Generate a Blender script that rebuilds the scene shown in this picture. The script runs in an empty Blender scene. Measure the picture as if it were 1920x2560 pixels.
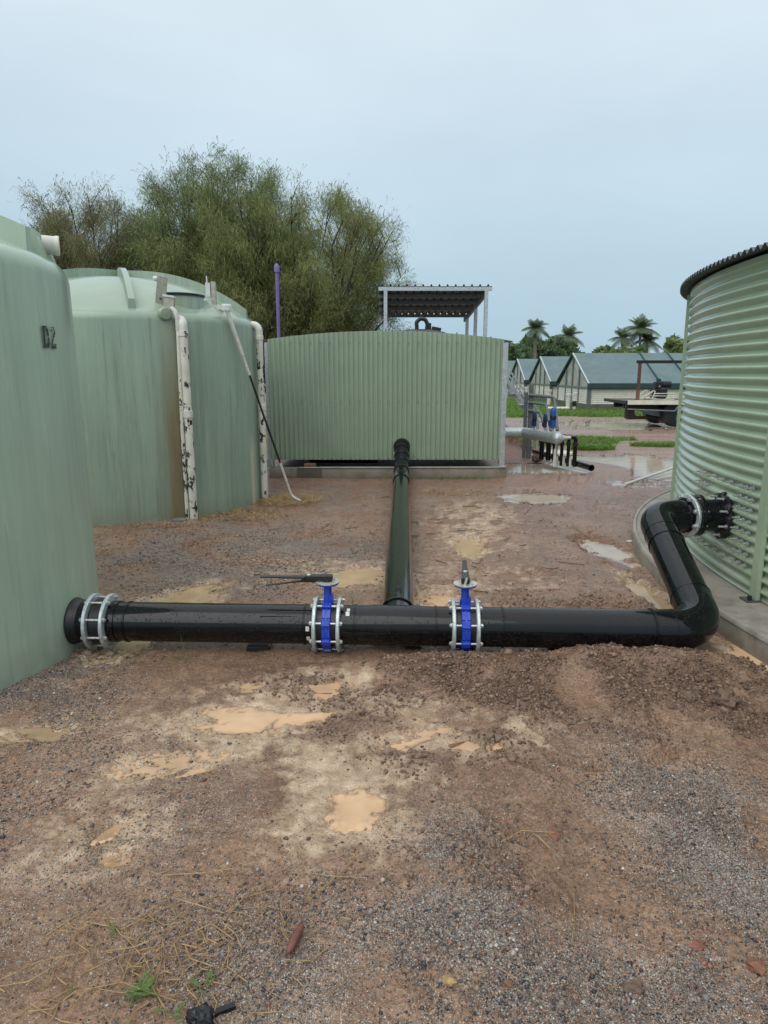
import bpy, math, random
import numpy as np
from mathutils import Vector, Matrix
R=math.radians; PI=math.pi
random.seed(4); rng=np.random.default_rng(7)
scene=bpy.context.scene; COL=scene.collection

# ------------------------------------------------------------------ camera
cam=bpy.data.cameras.new('camera'); camo=bpy.data.objects.new('camera',cam); COL.objects.link(camo)
cam.sensor_fit='VERTICAL'; cam.sensor_height=36.0; cam.lens=36.0*1700/2560
cam.clip_start=.05; cam.clip_end=3000
camo.location=(0,0,1.65); camo.rotation_euler=(R(90-11.57),0,0)
scene.camera=camo
# ------------------------------------------------------------------ world, sun, exposure
SUN_D=Vector((-.38,-.58,.72)).normalized(); SUN_EL=math.degrees(math.asin(SUN_D.z)); SUN_AZ=math.degrees(math.atan2(SUN_D.x,SUN_D.y))
w=bpy.data.worlds.new('World'); scene.world=w; w.use_nodes=True
nt=w.node_tree; nt.nodes.clear()
def N(nt,t,**k):
    n=nt.nodes.new(t)
    for a,b in k.items(): setattr(n,a,b)
    return n
def ramp(nt,stops,inp=None,interp='LINEAR'):
    n=N(nt,'ShaderNodeValToRGB'); e=n.color_ramp.elements; n.color_ramp.interpolation=interp
    while len(e)<len(stops): e.new(.5)
    for el,(p,c) in zip(e,stops):
        el.position=p; el.color=(*c,1) if len(c)==3 else c
    if inp is not None: nt.links.new(inp,n.inputs[0])
    return n
sky=N(nt,'ShaderNodeTexSky',sky_type='NISHITA',sun_disc=False,sun_elevation=R(SUN_EL),sun_rotation=R(SUN_AZ),air_density=1.6,dust_density=3.0,ozone_density=1.5)
bg1=N(nt,'ShaderNodeBackground'); bg1.inputs[1].default_value=.05
nt.links.new(sky.outputs[0],bg1.inputs[0])
tc=N(nt,'ShaderNodeTexCoord'); sp=N(nt,'ShaderNodeSeparateXYZ'); nt.links.new(tc.outputs['Generated'],sp.inputs[0])
# rain cloud layer: CIE overcast, brighter towards the zenith
rp=ramp(nt,[(0,(.30,.42,.505)),(.10,(.315,.43,.51)),(.30,(.41,.505,.575)),(.5,(.53,.605,.66)),(1,(1.02,1.03,1.04))],sp.outputs[2])
nz=N(nt,'ShaderNodeTexNoise'); nz.inputs['Scale'].default_value=1.7; nz.inputs['Detail'].default_value=5
mpw=N(nt,'ShaderNodeMapping'); mpw.inputs['Scale'].default_value=(1,1,2.6); nt.links.new(tc.outputs['Generated'],mpw.inputs[0]); nt.links.new(mpw.outputs[0],nz.inputs['Vector'])
nr=ramp(nt,[(.3,(.90,.91,.92)),(.7,(1.07,1.06,1.05))],nz.outputs[0])
mx=N(nt,'ShaderNodeMix',data_type='RGBA',blend_type='MULTIPLY'); mx.inputs[0].default_value=1
nt.links.new(rp.outputs[0],mx.inputs[6]); nt.links.new(nr.outputs[0],mx.inputs[7])
bg2=N(nt,'ShaderNodeBackground'); bg2.inputs[1].default_value=.95; nt.links.new(mx.outputs[2],bg2.inputs[0])
ms=N(nt,'ShaderNodeMixShader'); ms.inputs[0].default_value=.93
nt.links.new(bg1.outputs[0],ms.inputs[1]); nt.links.new(bg2.outputs[0],ms.inputs[2])
ow=N(nt,'ShaderNodeOutputWorld'); nt.links.new(ms.outputs[0],ow.inputs[0])
sl=bpy.data.lights.new('sun','SUN'); sl.energy=.85; sl.angle=R(60); sl.color=(1,.97,.93)
so=bpy.data.objects.new('sun',sl); COL.objects.link(so); so.location=(0,-5,20)
so.rotation_euler=SUN_D.to_track_quat('Z','Y').to_euler()
scene.view_settings.view_transform='Standard'; scene.view_settings.look='None'
scene.view_settings.exposure=0.68; scene.view_settings.gamma=1

# ------------------------------------------------------------------ materials
def newmat(name):
    m=bpy.data.materials.new(name); m.use_nodes=True; nt=m.node_tree
    b=nt.nodes['Principled BSDF']; return m,nt,b
def mixc(nt,f,a,b,mode='MIX'):
    n=N(nt,'ShaderNodeMix',data_type='RGBA',blend_type=mode)
    for s,v in ((0,f),(6,a),(7,b)):
        if isinstance(v,(int,float)): n.inputs[s].default_value=v
        elif isinstance(v,tuple): n.inputs[s].default_value=(*v,1)
        else: nt.links.new(v,n.inputs[s])
    return n.outputs[2]
def math_(nt,op,a,b=None,clamp=False):
    n=N(nt,'ShaderNodeMath',operation=op,use_clamp=clamp)
    for i,v in enumerate((a,b)):
        if v is None: continue
        if isinstance(v,(int,float)): n.inputs[i].default_value=v
        else: nt.links.new(v,n.inputs[i])
    return n.outputs[0]
def noise(nt,scale,detail=4,vec=None,rough=.55,sc=None,dist=0):
    n=N(nt,'ShaderNodeTexNoise'); n.inputs['Scale'].default_value=scale; n.inputs['Detail'].default_value=detail
    n.inputs['Roughness'].default_value=rough; n.inputs['Distortion'].default_value=dist
    if vec is None: vec=pos(nt)
    if sc:
        mp=N(nt,'ShaderNodeMapping'); mp.inputs['Scale'].default_value=sc; nt.links.new(vec,mp.inputs[0]); vec=mp.outputs[0]
    nt.links.new(vec,n.inputs['Vector']); return n.outputs[0]
def pos(nt):
    g=nt.nodes.get('GEO')
    if not g: g=N(nt,'ShaderNodeNewGeometry'); g.name='GEO'
    return g.outputs['Position']
def bump(nt,b,hgt,strength,dist=.01,prev=None):
    n=N(nt,'ShaderNodeBump'); n.inputs['Strength'].default_value=strength; n.inputs['Distance'].default_value=dist
    nt.links.new(hgt,n.inputs['Height'])
    if prev is not None: nt.links.new(prev,n.inputs['Normal'])
    nt.links.new(n.outputs[0],b.inputs['Normal']); return n.outputs[0]
def mat(name,c,rough=.6,metal=0,var=.18,scale=6,c2=None,bmp=0,bscale=60,rvar=.1,sc=None,spec=.5):
    m,nt,b=newmat(name)
    n=noise(nt,scale,5,sc=sc)
    c2=c2 or tuple(x*(1-var) for x in c)
    cr=ramp(nt,[(.3,c2),(.7,tuple(min(1,x*(1+var*.5)) for x in c))],n)
    nt.links.new(cr.outputs[0],b.inputs['Base Color'])
    rr=ramp(nt,[(.3,(max(.02,rough-rvar),)*3),(.7,(min(1,rough+rvar),)*3)],noise(nt,scale*2.3,3))
    nt.links.new(rr.outputs[0],b.inputs['Roughness'])
    b.inputs['Metallic'].default_value=metal; b.inputs['Specular IOR Level'].default_value=spec
    if bmp: bump(nt,b,noise(nt,bscale,3),bmp,.004)
    return m
M={}
def muddy(m,z0,z1,c=(.13,.08,.05),amt=.85):
    nt=m.node_tree; b=nt.nodes['Principled BSDF']; l=b.inputs['Base Color'].links[0].from_socket; sz=N(nt,'ShaderNodeSeparateXYZ'); nt.links.new(pos(nt),sz.inputs[0])
    f=math_(nt,'MULTIPLY',ramp(nt,[(0,(1,1,1)),(1,(0,0,0))],math_(nt,'DIVIDE',math_(nt,'SUBTRACT',sz.outputs[2],z0),z1-z0,True)).outputs[0],ramp(nt,[(.35,(.25,)*3),(.6,(1,1,1))],noise(nt,28,4)).outputs[0])
    nt.links.new(mixc(nt,math_(nt,'MULTIPLY',f,amt),l,c),b.inputs['Base Color'])
M['galv']=mat('galvanised_steel',(.50,.54,.55),.45,.55,.25,30)
M['zinc']=mat('zinc_flange',(.56,.62,.62),.38,.45,.3,45,bmp=.1)
M['bolt']=mat('bolt_steel',(.56,.57,.57),.35,.7,.3,60)
muddy(M['zinc'],-.02,.12); muddy(M['bolt'],-.02,.10)
M['grey_post']=mat('grey_steel_post',(.20,.22,.235),.5,.3,.25,12)
M['blue']=mat('blue_epoxy',(.018,.06,.47),.32,0,.25,25,rvar=.08)
muddy(M['blue'],-.02,.08)
M['blue2']=mat('blue_plastic',(.012,.09,.42),.35,0,.2,20)
M['navy']=mat('navy_plastic',(.01,.03,.10),.4,0,.2,20)
M['white_pvc']=mat('white_pvc',(.62,.61,.55),.45,0,.18,14)
M['cream']=mat('cream_cladding',(.66,.65,.54),.5,0,.15,5)
M['grey_pvc']=mat('grey_conduit',(.13,.145,.15),.5,0,.2,15)
M['purple']=mat('purple_pipe',(.17,.11,.33),.4,0,.15,8)
M['lever']=mat('dark_lever',(.022,.024,.026),.38,.2,.3,40)
M['plate']=mat('pale_plate',(.55,.55,.47),.4,.4,.25,50)
M['rubber']=mat('black_rubber',(.012,.012,.014),.4,0,.3,30)
M['darkmetal']=mat('dark_roof_metal',(.085,.095,.10),.5,.2,.3,6)
M['rust']=mat('rusty_steel',(.045,.03,.028),.7,.1,.5,14,c2=(.16,.06,.03))
M['brick']=mat('brick',(.20,.09,.06),.8,0,.3,30,bmp=.4)
M['shade']=mat('shade_cloth',(.105,.165,.17),.65,0,.16,1.2)
M['shade_edge']=mat('shade_cloth_edge',(.022,.05,.05),.6,0,.2,3)
M['film']=mat('plastic_film',(.40,.41,.36),.35,0,.45,3.2,bmp=.3,bscale=5)
M['frame']=mat('greenhouse_frame',(.17,.18,.17),.5,.3,.2,8)
M['black']=mat('black_paint',(.012,.013,.016),.45,.1,.4,20)
M['sensor']=mat('sensor_box',(.62,.64,.63),.4,0,.15,18)
M['bracket']=mat('bracket_plate',(.40,.40,.37),.45,.5,.3,25,c2=(.33,.30,.2))
M['red']=mat('red_part',(.22,.03,.02),.6,0,.2,20)
M['leafdry']=mat('orange_leaf',(.55,.23,.06),.6,0,.3,30)
M['pod']=mat('seed_pod',(.16,.06,.045),.55,0,.35,40,bmp=.5,bscale=90)
M['straw']=mat('straw',(.36,.24,.11),.65,0,.45,25)
M['drygrass']=mat('dry_grass',(.36,.25,.11),.7,0,.4,8)
M['ptrunk']=mat('palm_trunk',(.17,.15,.13),.8,0,.3,4)
M['bark']=mat('bark',(.045,.035,.03),.85,0,.4,3)
M['yellow_rock']=mat('yellow_rock',(.36,.25,.11),.8,0,.4,60,bmp=.6,bscale=80)
M['red_rock']=mat('red_rock',(.22,.095,.06),.75,0,.35,60,bmp=.6,bscale=80)
M['brown_rock']=mat('brown_rock',(.15,.10,.07),.75,0,.35,50,bmp=.6,bscale=70)

def leafmat(name,c,c2,sc=1.0,trans=.35):
    m,nt,b=newmat(name)
    n=noise(nt,sc,4); cr=ramp(nt,[(.32,c2),(.68,c)],n)
    n2=noise(nt,sc*14,2); c3=mixc(nt,.45,cr.outputs[0],ramp(nt,[(.3,tuple(x*.55 for x in c2)),(.7,tuple(x*1.5 for x in c))],n2).outputs[0])
    nt.links.new(c3,b.inputs['Base Color']); b.inputs['Roughness'].default_value=.55
    t=N(nt,'ShaderNodeBsdfTranslucent'); nt.links.new(c3,t.inputs[0])
    s=N(nt,'ShaderNodeMixShader'); s.inputs[0].default_value=trans
    o=nt.nodes['Material Output']; nt.links.new(b.outputs[0],s.inputs[1]); nt.links.new(t.outputs[0],s.inputs[2]); nt.links.new(s.outputs[0],o.inputs[0])
    return m
M['oak']=leafmat('sheoak_needles',(.25,.29,.09),(.11,.11,.045),1.0)
M['oak2']=leafmat('sheoak_needles_brown',(.24,.245,.10),(.125,.105,.06),1.0)
M['oak3']=leafmat('sheoak_needles_green',(.21,.27,.085),(.075,.09,.035),1.0)
M['palm']=leafmat('palm_leaf',(.15,.215,.10),(.09,.125,.065),.8)  # green lightened to stand in for haze over the distant palms
M['bush']=leafmat('bush_leaf',(.12,.195,.085),(.06,.10,.05),.5)  # both bush greens lightened likewise, distance haze put into the colour
M['bush2']=leafmat('bush_leaf_light',(.20,.28,.09),(.08,.125,.05),.7)
M['grass']=leafmat('grass_blade',(.17,.30,.05),(.09,.17,.03),2)
M['weed']=leafmat('weed_leaf',(.13,.24,.05),(.06,.12,.03),20)

def polymat(name,c,dark,streak,extra=None):
    m,nt,b=newmat(name)
    n=noise(nt,2.2,5,sc=(1,1,.5)); base=ramp(nt,[(.3,tuple(x*.90 for x in c)),(.7,tuple(x*1.06 for x in c))],n).outputs[0]
    s=noise(nt,9,4,sc=(1,1,.045),rough=.65); sf=ramp(nt,[(.46,(0,0,0)),(.66,(1,1,1))],s).outputs[0]
    s2=noise(nt,16,3,sc=(1,1,.03),rough=.6); sf2=ramp(nt,[(.52,(0,0,0)),(.68,(1,1,1))],s2).outputs[0]
    nzs=N(nt,'ShaderNodeSeparateXYZ'); nt.links.new(nt.nodes['GEO'].outputs['Normal'],nzs.inputs[0]); wallf=ramp(nt,[(.15,(1,1,1)),(.5,(0,0,0))],nzs.outputs[2]).outputs[0]
    col=mixc(nt,math_(nt,'MULTIPLY',math_(nt,'MULTIPLY',sf,streak),wallf),base,dark)
    col=mixc(nt,math_(nt,'MULTIPLY',math_(nt,'MULTIPLY',sf2,streak*.5),wallf),col,tuple(min(1,x*1.25) for x in c))
    s3=noise(nt,34,3,sc=(1,1,.035),rough=.7); col=mixc(nt,math_(nt,'MULTIPLY',math_(nt,'MULTIPLY',ramp(nt,[(.58,(0,0,0)),(.63,(1,1,1))],s3).outputs[0],min(1,streak*.75)),wallf),col,tuple(x*.8 for x in dark))
    s4=noise(nt,24,4,sc=(1,1,.12),rough=.75); col=mixc(nt,math_(nt,'MULTIPLY',math_(nt,'MULTIPLY',ramp(nt,[(.60,(0,0,0)),(.66,(1,1,1))],s4).outputs[0],.30),wallf),col,tuple(min(1,x*1.3) for x in c))
    sp_=noise(nt,75,2); col=mixc(nt,math_(nt,'MULTIPLY',ramp(nt,[(.70,(0,0,0)),(.74,(1,1,1))],sp_).outputs[0],.35),col,(.42,.5,.42))
    # splash dirt near the ground
    sx=N(nt,'ShaderNodeSeparateXYZ'); nt.links.new(pos(nt),sx.inputs[0])
    dz=ramp(nt,[(0,(1,1,1)),(.22,(0,0,0))],sx.outputs[2]).outputs[0]
    dirt=math_(nt,'MULTIPLY',dz,noise(nt,12,5)); col=mixc(nt,math_(nt,'MULTIPLY',dirt,.55),col,(.16,.11,.075))
    if extra: col=extra(nt,col,sx)
    nt.links.new(col,b.inputs['Base Color'])
    rr=ramp(nt,[(.35,(.30,)*3),(.65,(.48,)*3)],s); nt.links.new(mixc(nt,wallf,(.13,.13,.13),rr.outputs[0]),b.inputs['Roughness'])
    bump(nt,b,noise(nt,190,2),.10,.003)
    return m
def gauss1(nt,x,c,wd):
    d=math_(nt,'DIVIDE',math_(nt,'SUBTRACT',x,c),wd); return math_(nt,'POWER',2.718,math_(nt,'MULTIPLY',math_(nt,'MULTIPLY',d,d),-1))
def t2extra(nt,col,sx):
    # rust-brown run and chalky run, both with their own shape
    a=gauss1(nt,math_(nt,'ADD',sx.outputs[0],math_(nt,'MULTIPLY',noise(nt,7,4,sc=(1,1,.12)),.16)),-2.25,.10)
    zf=ramp(nt,[(.0,(.9,.9,.9)),(.5,(.75,.75,.75)),(.72,(.45,.45,.45)),(1,(.12,.12,.12))],math_(nt,'DIVIDE',sx.outputs[2],2.3)).outputs[0]
    a=math_(nt,'MULTIPLY',a,zf,True)
    a=math_(nt,'MULTIPLY',a,math_(nt,'ADD',noise(nt,5,4,sc=(1,1,.2)),.5),True)
    front=math_(nt,'LESS_THAN',sx.outputs[1],8.3)
    col=mixc(nt,math_(nt,'MULTIPLY',a,front),col,(.19,.115,.038))
    b_=gauss1(nt,sx.outputs[1],8.55,.05); zb=ramp(nt,[(0,(1,1,1)),(.28,(1,1,1)),(.40,(0,0,0))],math_(nt,'DIVIDE',sx.outputs[2],2.3)).outputs[0]
    right=math_(nt,'GREATER_THAN',sx.outputs[0],-2.2)
    f=math_(nt,'MULTIPLY',math_(nt,'MULTIPLY',b_,zb),right)
    return mixc(nt,math_(nt,'MULTIPLY',f,.85),col,(.55,.5,.4))
def t1extra(nt,col,sx):
    a=gauss1(nt,math_(nt,'ADD',sx.outputs[1],math_(nt,'MULTIPLY',noise(nt,9,4,sc=(1,1,.15)),.14)),4.36,.085)
    zf=ramp(nt,[(.76,(0,0,0)),(.83,(1,1,1)),(.93,(1,1,1)),(.975,(0,0,0))],math_(nt,'DIVIDE',sx.outputs[2],2.4)).outputs[0]
    col=mixc(nt,math_(nt,'MULTIPLY',math_(nt,'MULTIPLY',a,zf,True),.75),col,(.17,.21,.15))
    # pale scuffs
    sc_=ramp(nt,[(.66,(0,0,0)),(.72,(1,1,1))],noise(nt,4.5,3,sc=(1,1,.6))).outputs[0]
    return mixc(nt,math_(nt,'MULTIPLY',sc_,.22),col,(.45,.54,.45))
M['poly1']=polymat('sage_poly_near',(.345,.44,.34),(.22,.285,.21),.25,t1extra)
M['poly2']=polymat('sage_poly_stained',(.265,.345,.262),(.16,.20,.148),.5,t2extra)
def steelgreen(name,c,rough,bm=.06):
    m,nt,b=newmat(name)
    n=noise(nt,1.6,5); base=ramp(nt,[(.3,tuple(x*.9 for x in c)),(.7,tuple(x*1.06 for x in c))],n).outputs[0]
    s=noise(nt,26,3,sc=(1,1,.05)); col=mixc(nt,math_(nt,'MULTIPLY',ramp(nt,[(.5,(0,0,0)),(.72,(1,1,1))],s).outputs[0],.25),base,tuple(x*.75 for x in c))
    sx=N(nt,'ShaderNodeSeparateXYZ'); nt.links.new(pos(nt),sx.inputs[0])
    dz=ramp(nt,[(.1,(1,1,1)),(.42,(0,0,0))],sx.outputs[2]).outputs[0]
    col=mixc(nt,math_(nt,'MULTIPLY',math_(nt,'MULTIPLY',dz,noise(nt,18,4)),.4),col,(.16,.11,.08))
    nt.links.new(col,b.inputs['Base Color']); b.inputs['Roughness'].default_value=rough
    b.inputs['Coat Weight'].default_value=.35; b.inputs['Coat Roughness'].default_value=.15
    bump(nt,b,noise(nt,220,2),bm,.003)
    return m
M['corr']=steelgreen('green_wall_sheet',(.268,.345,.248),.5)
M['corr_tank']=steelgreen('green_tank_sheet',(.325,.42,.285),.19,.12)
def hdpe(name,c,drop):
    m,nt,b=newmat(name)
    n=noise(nt,3,6); n2=noise(nt,40,3)
    f=math_(nt,'MULTIPLY',ramp(nt,[(.52,(0,0,0)),(.78,(1,1,1))],n).outputs[0],n2)
    col=mixc(nt,math_(nt,'MULTIPLY',f,.25),c,(.045,.05,.055))
    sz_=N(nt,'ShaderNodeSeparateXYZ'); nt.links.new(pos(nt),sz_.inputs[0]); lowf=ramp(nt,[(.045,(1,1,1)),(.15,(0,0,0))],sz_.outputs[2]).outputs[0]; spl=math_(nt,'MULTIPLY',lowf,ramp(nt,[(.48,(0,0,0)),(.62,(1,1,1))],noise(nt,55,5,rough=.7)).outputs[0])
    col=mixc(nt,math_(nt,'MULTIPLY',spl,.7),col,(.11,.07,.045))
    nt.links.new(col,b.inputs['Base Color'])
    rr=ramp(nt,[(.3,(.05,)*3),(.7,(.16,)*3)],noise(nt,14,4)); nt.links.new(rr.outputs[0],b.inputs['Roughness'])
    v=N(nt,'ShaderNodeTexVoronoi'); v.inputs['Scale'].default_value=85; nt.links.new(pos(nt),v.inputs['Vector'])
    vd=ramp(nt,[(.0,(1,1,1)),(.33,(0,0,0))],v.outputs['Distance']).outputs[0]
    wn=N(nt,'ShaderNodeSeparateColor'); nt.links.new(v.outputs['Color'],wn.inputs[0])
    vd=math_(nt,'MULTIPLY',vd,math_(nt,'GREATER_THAN',wn.outputs[0],.62))
    b.inputs['Specular IOR Level'].default_value=.38; b1=bump(nt,b,vd,drop,.004); bump(nt,b,noise(nt,30,3),.02,.004,b1)
    return m
M['hdpe']=hdpe('wet_black_pipe',(.003,.004,.005),.75)
M['hdpe2']=hdpe('wet_black_pipe_smooth',(.004,.0055,.0055),.3)
def flaky(name):
    m,nt,b=newmat(name)
    n=noise(nt,11,6,sc=(1,1,.55),rough=.7); f=ramp(nt,[(.548,(0,0,0)),(.57,(1,1,1))],n).outputs[0]
    n2=noise(nt,5,4); c=ramp(nt,[(.3,(.52,.5,.42)),(.7,(.72,.7,.62))],n2).outputs[0]
    nt.links.new(mixc(nt,f,c,(.012,.013,.018)),b.inputs['Base Color']); b.inputs['Roughness'].default_value=.5
    bump(nt,b,f,-.3,.003); return m
M['flaky']=flaky('flaking_white_paint')
def concrete(name,c):
    m,nt,b=newmat(name)
    n=noise(nt,5,7,rough=.65); col=ramp(nt,[(.25,tuple(x*.5 for x in c)),(.5,c),(.75,tuple(x*1.25 for x in c))],n).outputs[0]
    sx=N(nt,'ShaderNodeSeparateXYZ'); nt.links.new(pos(nt),sx.inputs[0])
    dz=ramp(nt,[(0,(1,1,1)),(.13,(0,0,0))],sx.outputs[2]).outputs[0]
    col=mixc(nt,math_(nt,'MULTIPLY',dz,math_(nt,'ADD',noise(nt,9,5),.1),True),col,(.105,.068,.045))
    nt.links.new(col,b.inputs['Base Color']); b.inputs['Roughness'].default_value=.6
    bump(nt,b,noise(nt,70,5),.35,.006); return m
M['conc_pale']=concrete('pale_concrete',(.31,.29,.25)); M['conc']=concrete('concrete',(.27,.25,.205)); M['conc_dark']=concrete('mossy_concrete',(.11,.11,.085))
def attrmat(name,rough=.5,bmp=0,attr='col',spec=.5):
    m,nt,b=newmat(name); a=N(nt,'ShaderNodeAttribute',attribute_name=attr)
    n=noise(nt,160,3); nt.links.new(mixc(nt,.5,a.outputs[0],mixc(nt,1.0,a.outputs[0],ramp(nt,[(.3,(.55,.55,.55)),(.7,(1.4,1.4,1.4))],n).outputs[0],'MULTIPLY')),b.inputs['Base Color'])
    b.inputs['Roughness'].default_value=rough; b.inputs['Specular IOR Level'].default_value=spec
    if bmp: bump(nt,b,noise(nt,140,4),bmp,.006)
    return m
M['stone']=attrmat('gravel_stone',.38); M['clod']=attrmat('mud_clod',.5,.9)
def water(name,c,rip):
    m,nt,b=newmat(name)
    n=noise(nt,5,5); col=ramp(nt,[(.3,tuple(x*.80 for x in c)),(.7,tuple(min(1,x*1.08) for x in c))],n).outputs[0]
    a=N(nt,'ShaderNodeAttribute',attribute_name='depth'); sp_=N(nt,'ShaderNodeSeparateColor'); nt.links.new(a.outputs[0],sp_.inputs[0])
    # silt hides the bottom as the water gets deeper
    tur=math_(nt,'SUBTRACT',1,math_(nt,'POWER',2.718,math_(nt,'MULTIPLY',sp_.outputs[0],-3.2)))
    df=N(nt,'ShaderNodeBsdfDiffuse'); nt.links.new(col,df.inputs[0]); tr_=N(nt,'ShaderNodeBsdfTransparent'); tr_.inputs[0].default_value=(.93,.88,.82,1)
    s1=N(nt,'ShaderNodeMixShader'); nt.links.new(tur,s1.inputs[0]); nt.links.new(tr_.outputs[0],s1.inputs[1]); nt.links.new(df.outputs[0],s1.inputs[2])
    gl=N(nt,'ShaderNodeBsdfGlossy'); gl.inputs['Roughness'].default_value=.03; fr=N(nt,'ShaderNodeFresnel'); fr.inputs[0].default_value=1.33
    bp_=N(nt,'ShaderNodeBump'); bp_.inputs['Strength'].default_value=rip; bp_.inputs['Distance'].default_value=.01; nt.links.new(noise(nt,16,3,dist=.8),bp_.inputs['Height'])
    nt.links.new(bp_.outputs[0],gl.inputs['Normal']); nt.links.new(bp_.outputs[0],fr.inputs['Normal'])
    s2=N(nt,'ShaderNodeMixShader'); nt.links.new(fr.outputs[0],s2.inputs[0]); nt.links.new(s1.outputs[0],s2.inputs[1]); nt.links.new(gl.outputs[0],s2.inputs[2])
    nt.links.new(s2.outputs[0],nt.nodes['Material Output'].inputs[0]); return m
M['water_clay']=water('clay_water',(.73,.485,.29),.05)
M['water_mud']=water('muddy_water',(.50,.36,.21),.05)
M['water_far']=water('puddle_water',(.50,.42,.33),.08)

# ------------------------------------------------------------------ mesh helpers
class MB:
    def __init__(s): s.v=[]; s.f=[]
    def add(s,v,f):
        o=len(s.v); s.v+= [tuple(p) for p in v]; s.f+=[tuple(i+o for i in q) for q in f]; return s
    def box(s,c,d,rot=None):
        a,b,e=[x/2 for x in d]; P=[Vector((x,y,z)) for x in(-a,a) for y in(-b,b) for z in(-e,e)]
        if rot is not None: P=[rot@p for p in P]
        return s.add([p+Vector(c) for p in P],[(0,1,3,2),(4,6,7,5),(0,4,5,1),(2,3,7,6),(0,2,6,4),(1,5,7,3)])
    def bbox(s,x0,x1,y0,y1,z0,z1): return s.box(((x0+x1)/2,(y0+y1)/2,(z0+z1)/2),(x1-x0,y1-y0,z1-z0))
    def tube(s,pts,rad,n=16,cap=True):
        pts=[Vector(p) for p in pts]; k=len(pts)
        if isinstance(rad,(int,float)): rad=[rad]*k
        T=[(pts[min(i+1,k-1)]-pts[max(i-1,0)]).normalized() for i in range(k)]
        up=Vector((0,0,1)) if abs(T[0].z)<.9 else Vector((1,0,0))
        u=T[0].cross(up).normalized(); V=[]
        for i in range(k):
            u=(u-T[i]*u.dot(T[i])).normalized(); q=T[i].cross(u)
            for j in range(n):
                a=2*PI*j/n; V.append(pts[i]+(u*math.cos(a)+q*math.sin(a))*rad[i])
        F=[(i*n+j,i*n+(j+1)%n,(i+1)*n+(j+1)%n,(i+1)*n+j) for i in range(k-1) for j in range(n)]
        if cap: F+= [tuple(range(n-1,-1,-1)),tuple((k-1)*n+j for j in range(n))]
        return s.add(V,F)
    def ring(s,c,axis,ro,ri,th,n=40):   # thick annulus centred at c
        ax=Vector(axis).normalized(); up=Vector((0,0,1)) if abs(ax.z)<.9 else Vector((1,0,0))
        u=ax.cross(up).normalized(); q=ax.cross(u); V=[]; c=Vector(c); ch=min(th*.18,.004)
        prof=[(ri,-th/2),(ro-ch,-th/2),(ro,-th/2+ch),(ro,th/2-ch),(ro-ch,th/2),(ri,th/2)]
        for j in range(n):
            a=2*PI*j/n; d=u*math.cos(a)+q*math.sin(a)
            for r,h in prof: V.append(c+d*r+ax*h)
        m=len(prof)
        F=[(j*m+i,((j+1)%n)*m+i,((j+1)%n)*m+(i+1)%m,j*m+(i+1)%m) for j in range(n) for i in range(m)]
        return s.add(V,F)
    def lathe(s,prof,c=(0,0,0),n=64,capT=False,capB=False):
        V=[];m=len(prof)
        for j in range(n):
            a=2*PI*j/n
            for r,z in prof: V.append((c[0]+r*math.cos(a),c[1]+r*math.sin(a),c[2]+z))
        F=[(j*m+i,((j+1)%n)*m+i,((j+1)%n)*m+i+1,j*m+i+1) for j in range(n) for i in range(m-1)]
        if capT: F.append(tuple(j*m+m-1 for j in range(n)))
        if capB: F.append(tuple(j*m for j in range(n-1,-1,-1)))
        return s.add(V,F)
    def build(s,name,m,parent=None,smooth=True,ang=38):
        off=Vector(parent['_loc']) if parent is not None and '_loc' in parent else Vector((0,0,0))
        me=bpy.data.meshes.new(name); me.from_pydata([tuple(Vector(p)-off) for p in s.v],[],s.f); me.update()
        me.materials.append(M[m] if isinstance(m,str) else m)
        if smooth:
            me.polygons.foreach_set('use_smooth',[True]*len(me.polygons)); me.set_sharp_from_angle(angle=R(ang))
        o=bpy.data.objects.new(name,me); COL.objects.link(o)
        if parent is not None: o.parent=parent; o['_loc']=tuple(off)
        return o
def np_mesh(name,V,F,m,parent=None,cols=None,smooth=False,attr='col'):
    off=np.array(parent['_loc']) if parent is not None else np.zeros(3)
    V=np.asarray(V,np.float32)-off.astype(np.float32); F=np.asarray(F,np.int32); k=F.shape[1]
    me=bpy.data.meshes.new(name); me.vertices.add(len(V)); me.vertices.foreach_set('co',V.ravel())
    me.loops.add(F.size); me.loops.foreach_set('vertex_index',F.ravel())
    me.polygons.add(len(F)); me.polygons.foreach_set('loop_start',np.arange(0,F.size,k,dtype=np.int32))
    if smooth: me.polygons.foreach_set('use_smooth',np.ones(len(F),bool))
    me.update(calc_edges=True); me.validate()
    if cols is not None:
        for an,c in (cols.items() if isinstance(cols,dict) else ((attr,cols),)):
            a=me.color_attributes.new(an,'FLOAT_COLOR','POINT'); c=np.asarray(c,np.float32)
            if c.shape[1]==3: c=np.concatenate([c,np.ones((len(c),1),np.float32)],1)
            a.data.foreach_set('color',c.ravel())
    me.materials.append(M[m] if isinstance(m,str) else m)
    o=bpy.data.objects.new(name,me); COL.objects.link(o)
    if parent is not None: o.parent=parent; o['_loc']=tuple(float(x) for x in off)
    return o
def thing(name,label,cat,loc=(0,0,0),group=None):
    o=bpy.data.objects.new(name,None); COL.objects.link(o); o.location=loc; o.empty_display_size=.1
    o['_loc']=tuple(float(x) for x in loc); o['label']=label; o['category']=cat
    if group: o['group']=group
    return o
def tag(o,label,cat,group=None,kind=None):
    if label: o['label']=label
    if cat: o['category']=cat
    if group: o['group']=group
    if kind: o['kind']=kind
    return o
def place(proto,name,parent,loc,rot=None):      # a linked copy of a small repeated piece
    o=bpy.data.objects.new(name,proto); COL.objects.link(o); o.parent=parent
    o.location=Vector(loc)-Vector(parent['_loc'])
    if rot is not None: o.rotation_euler=rot.to_euler()
    return o
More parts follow.
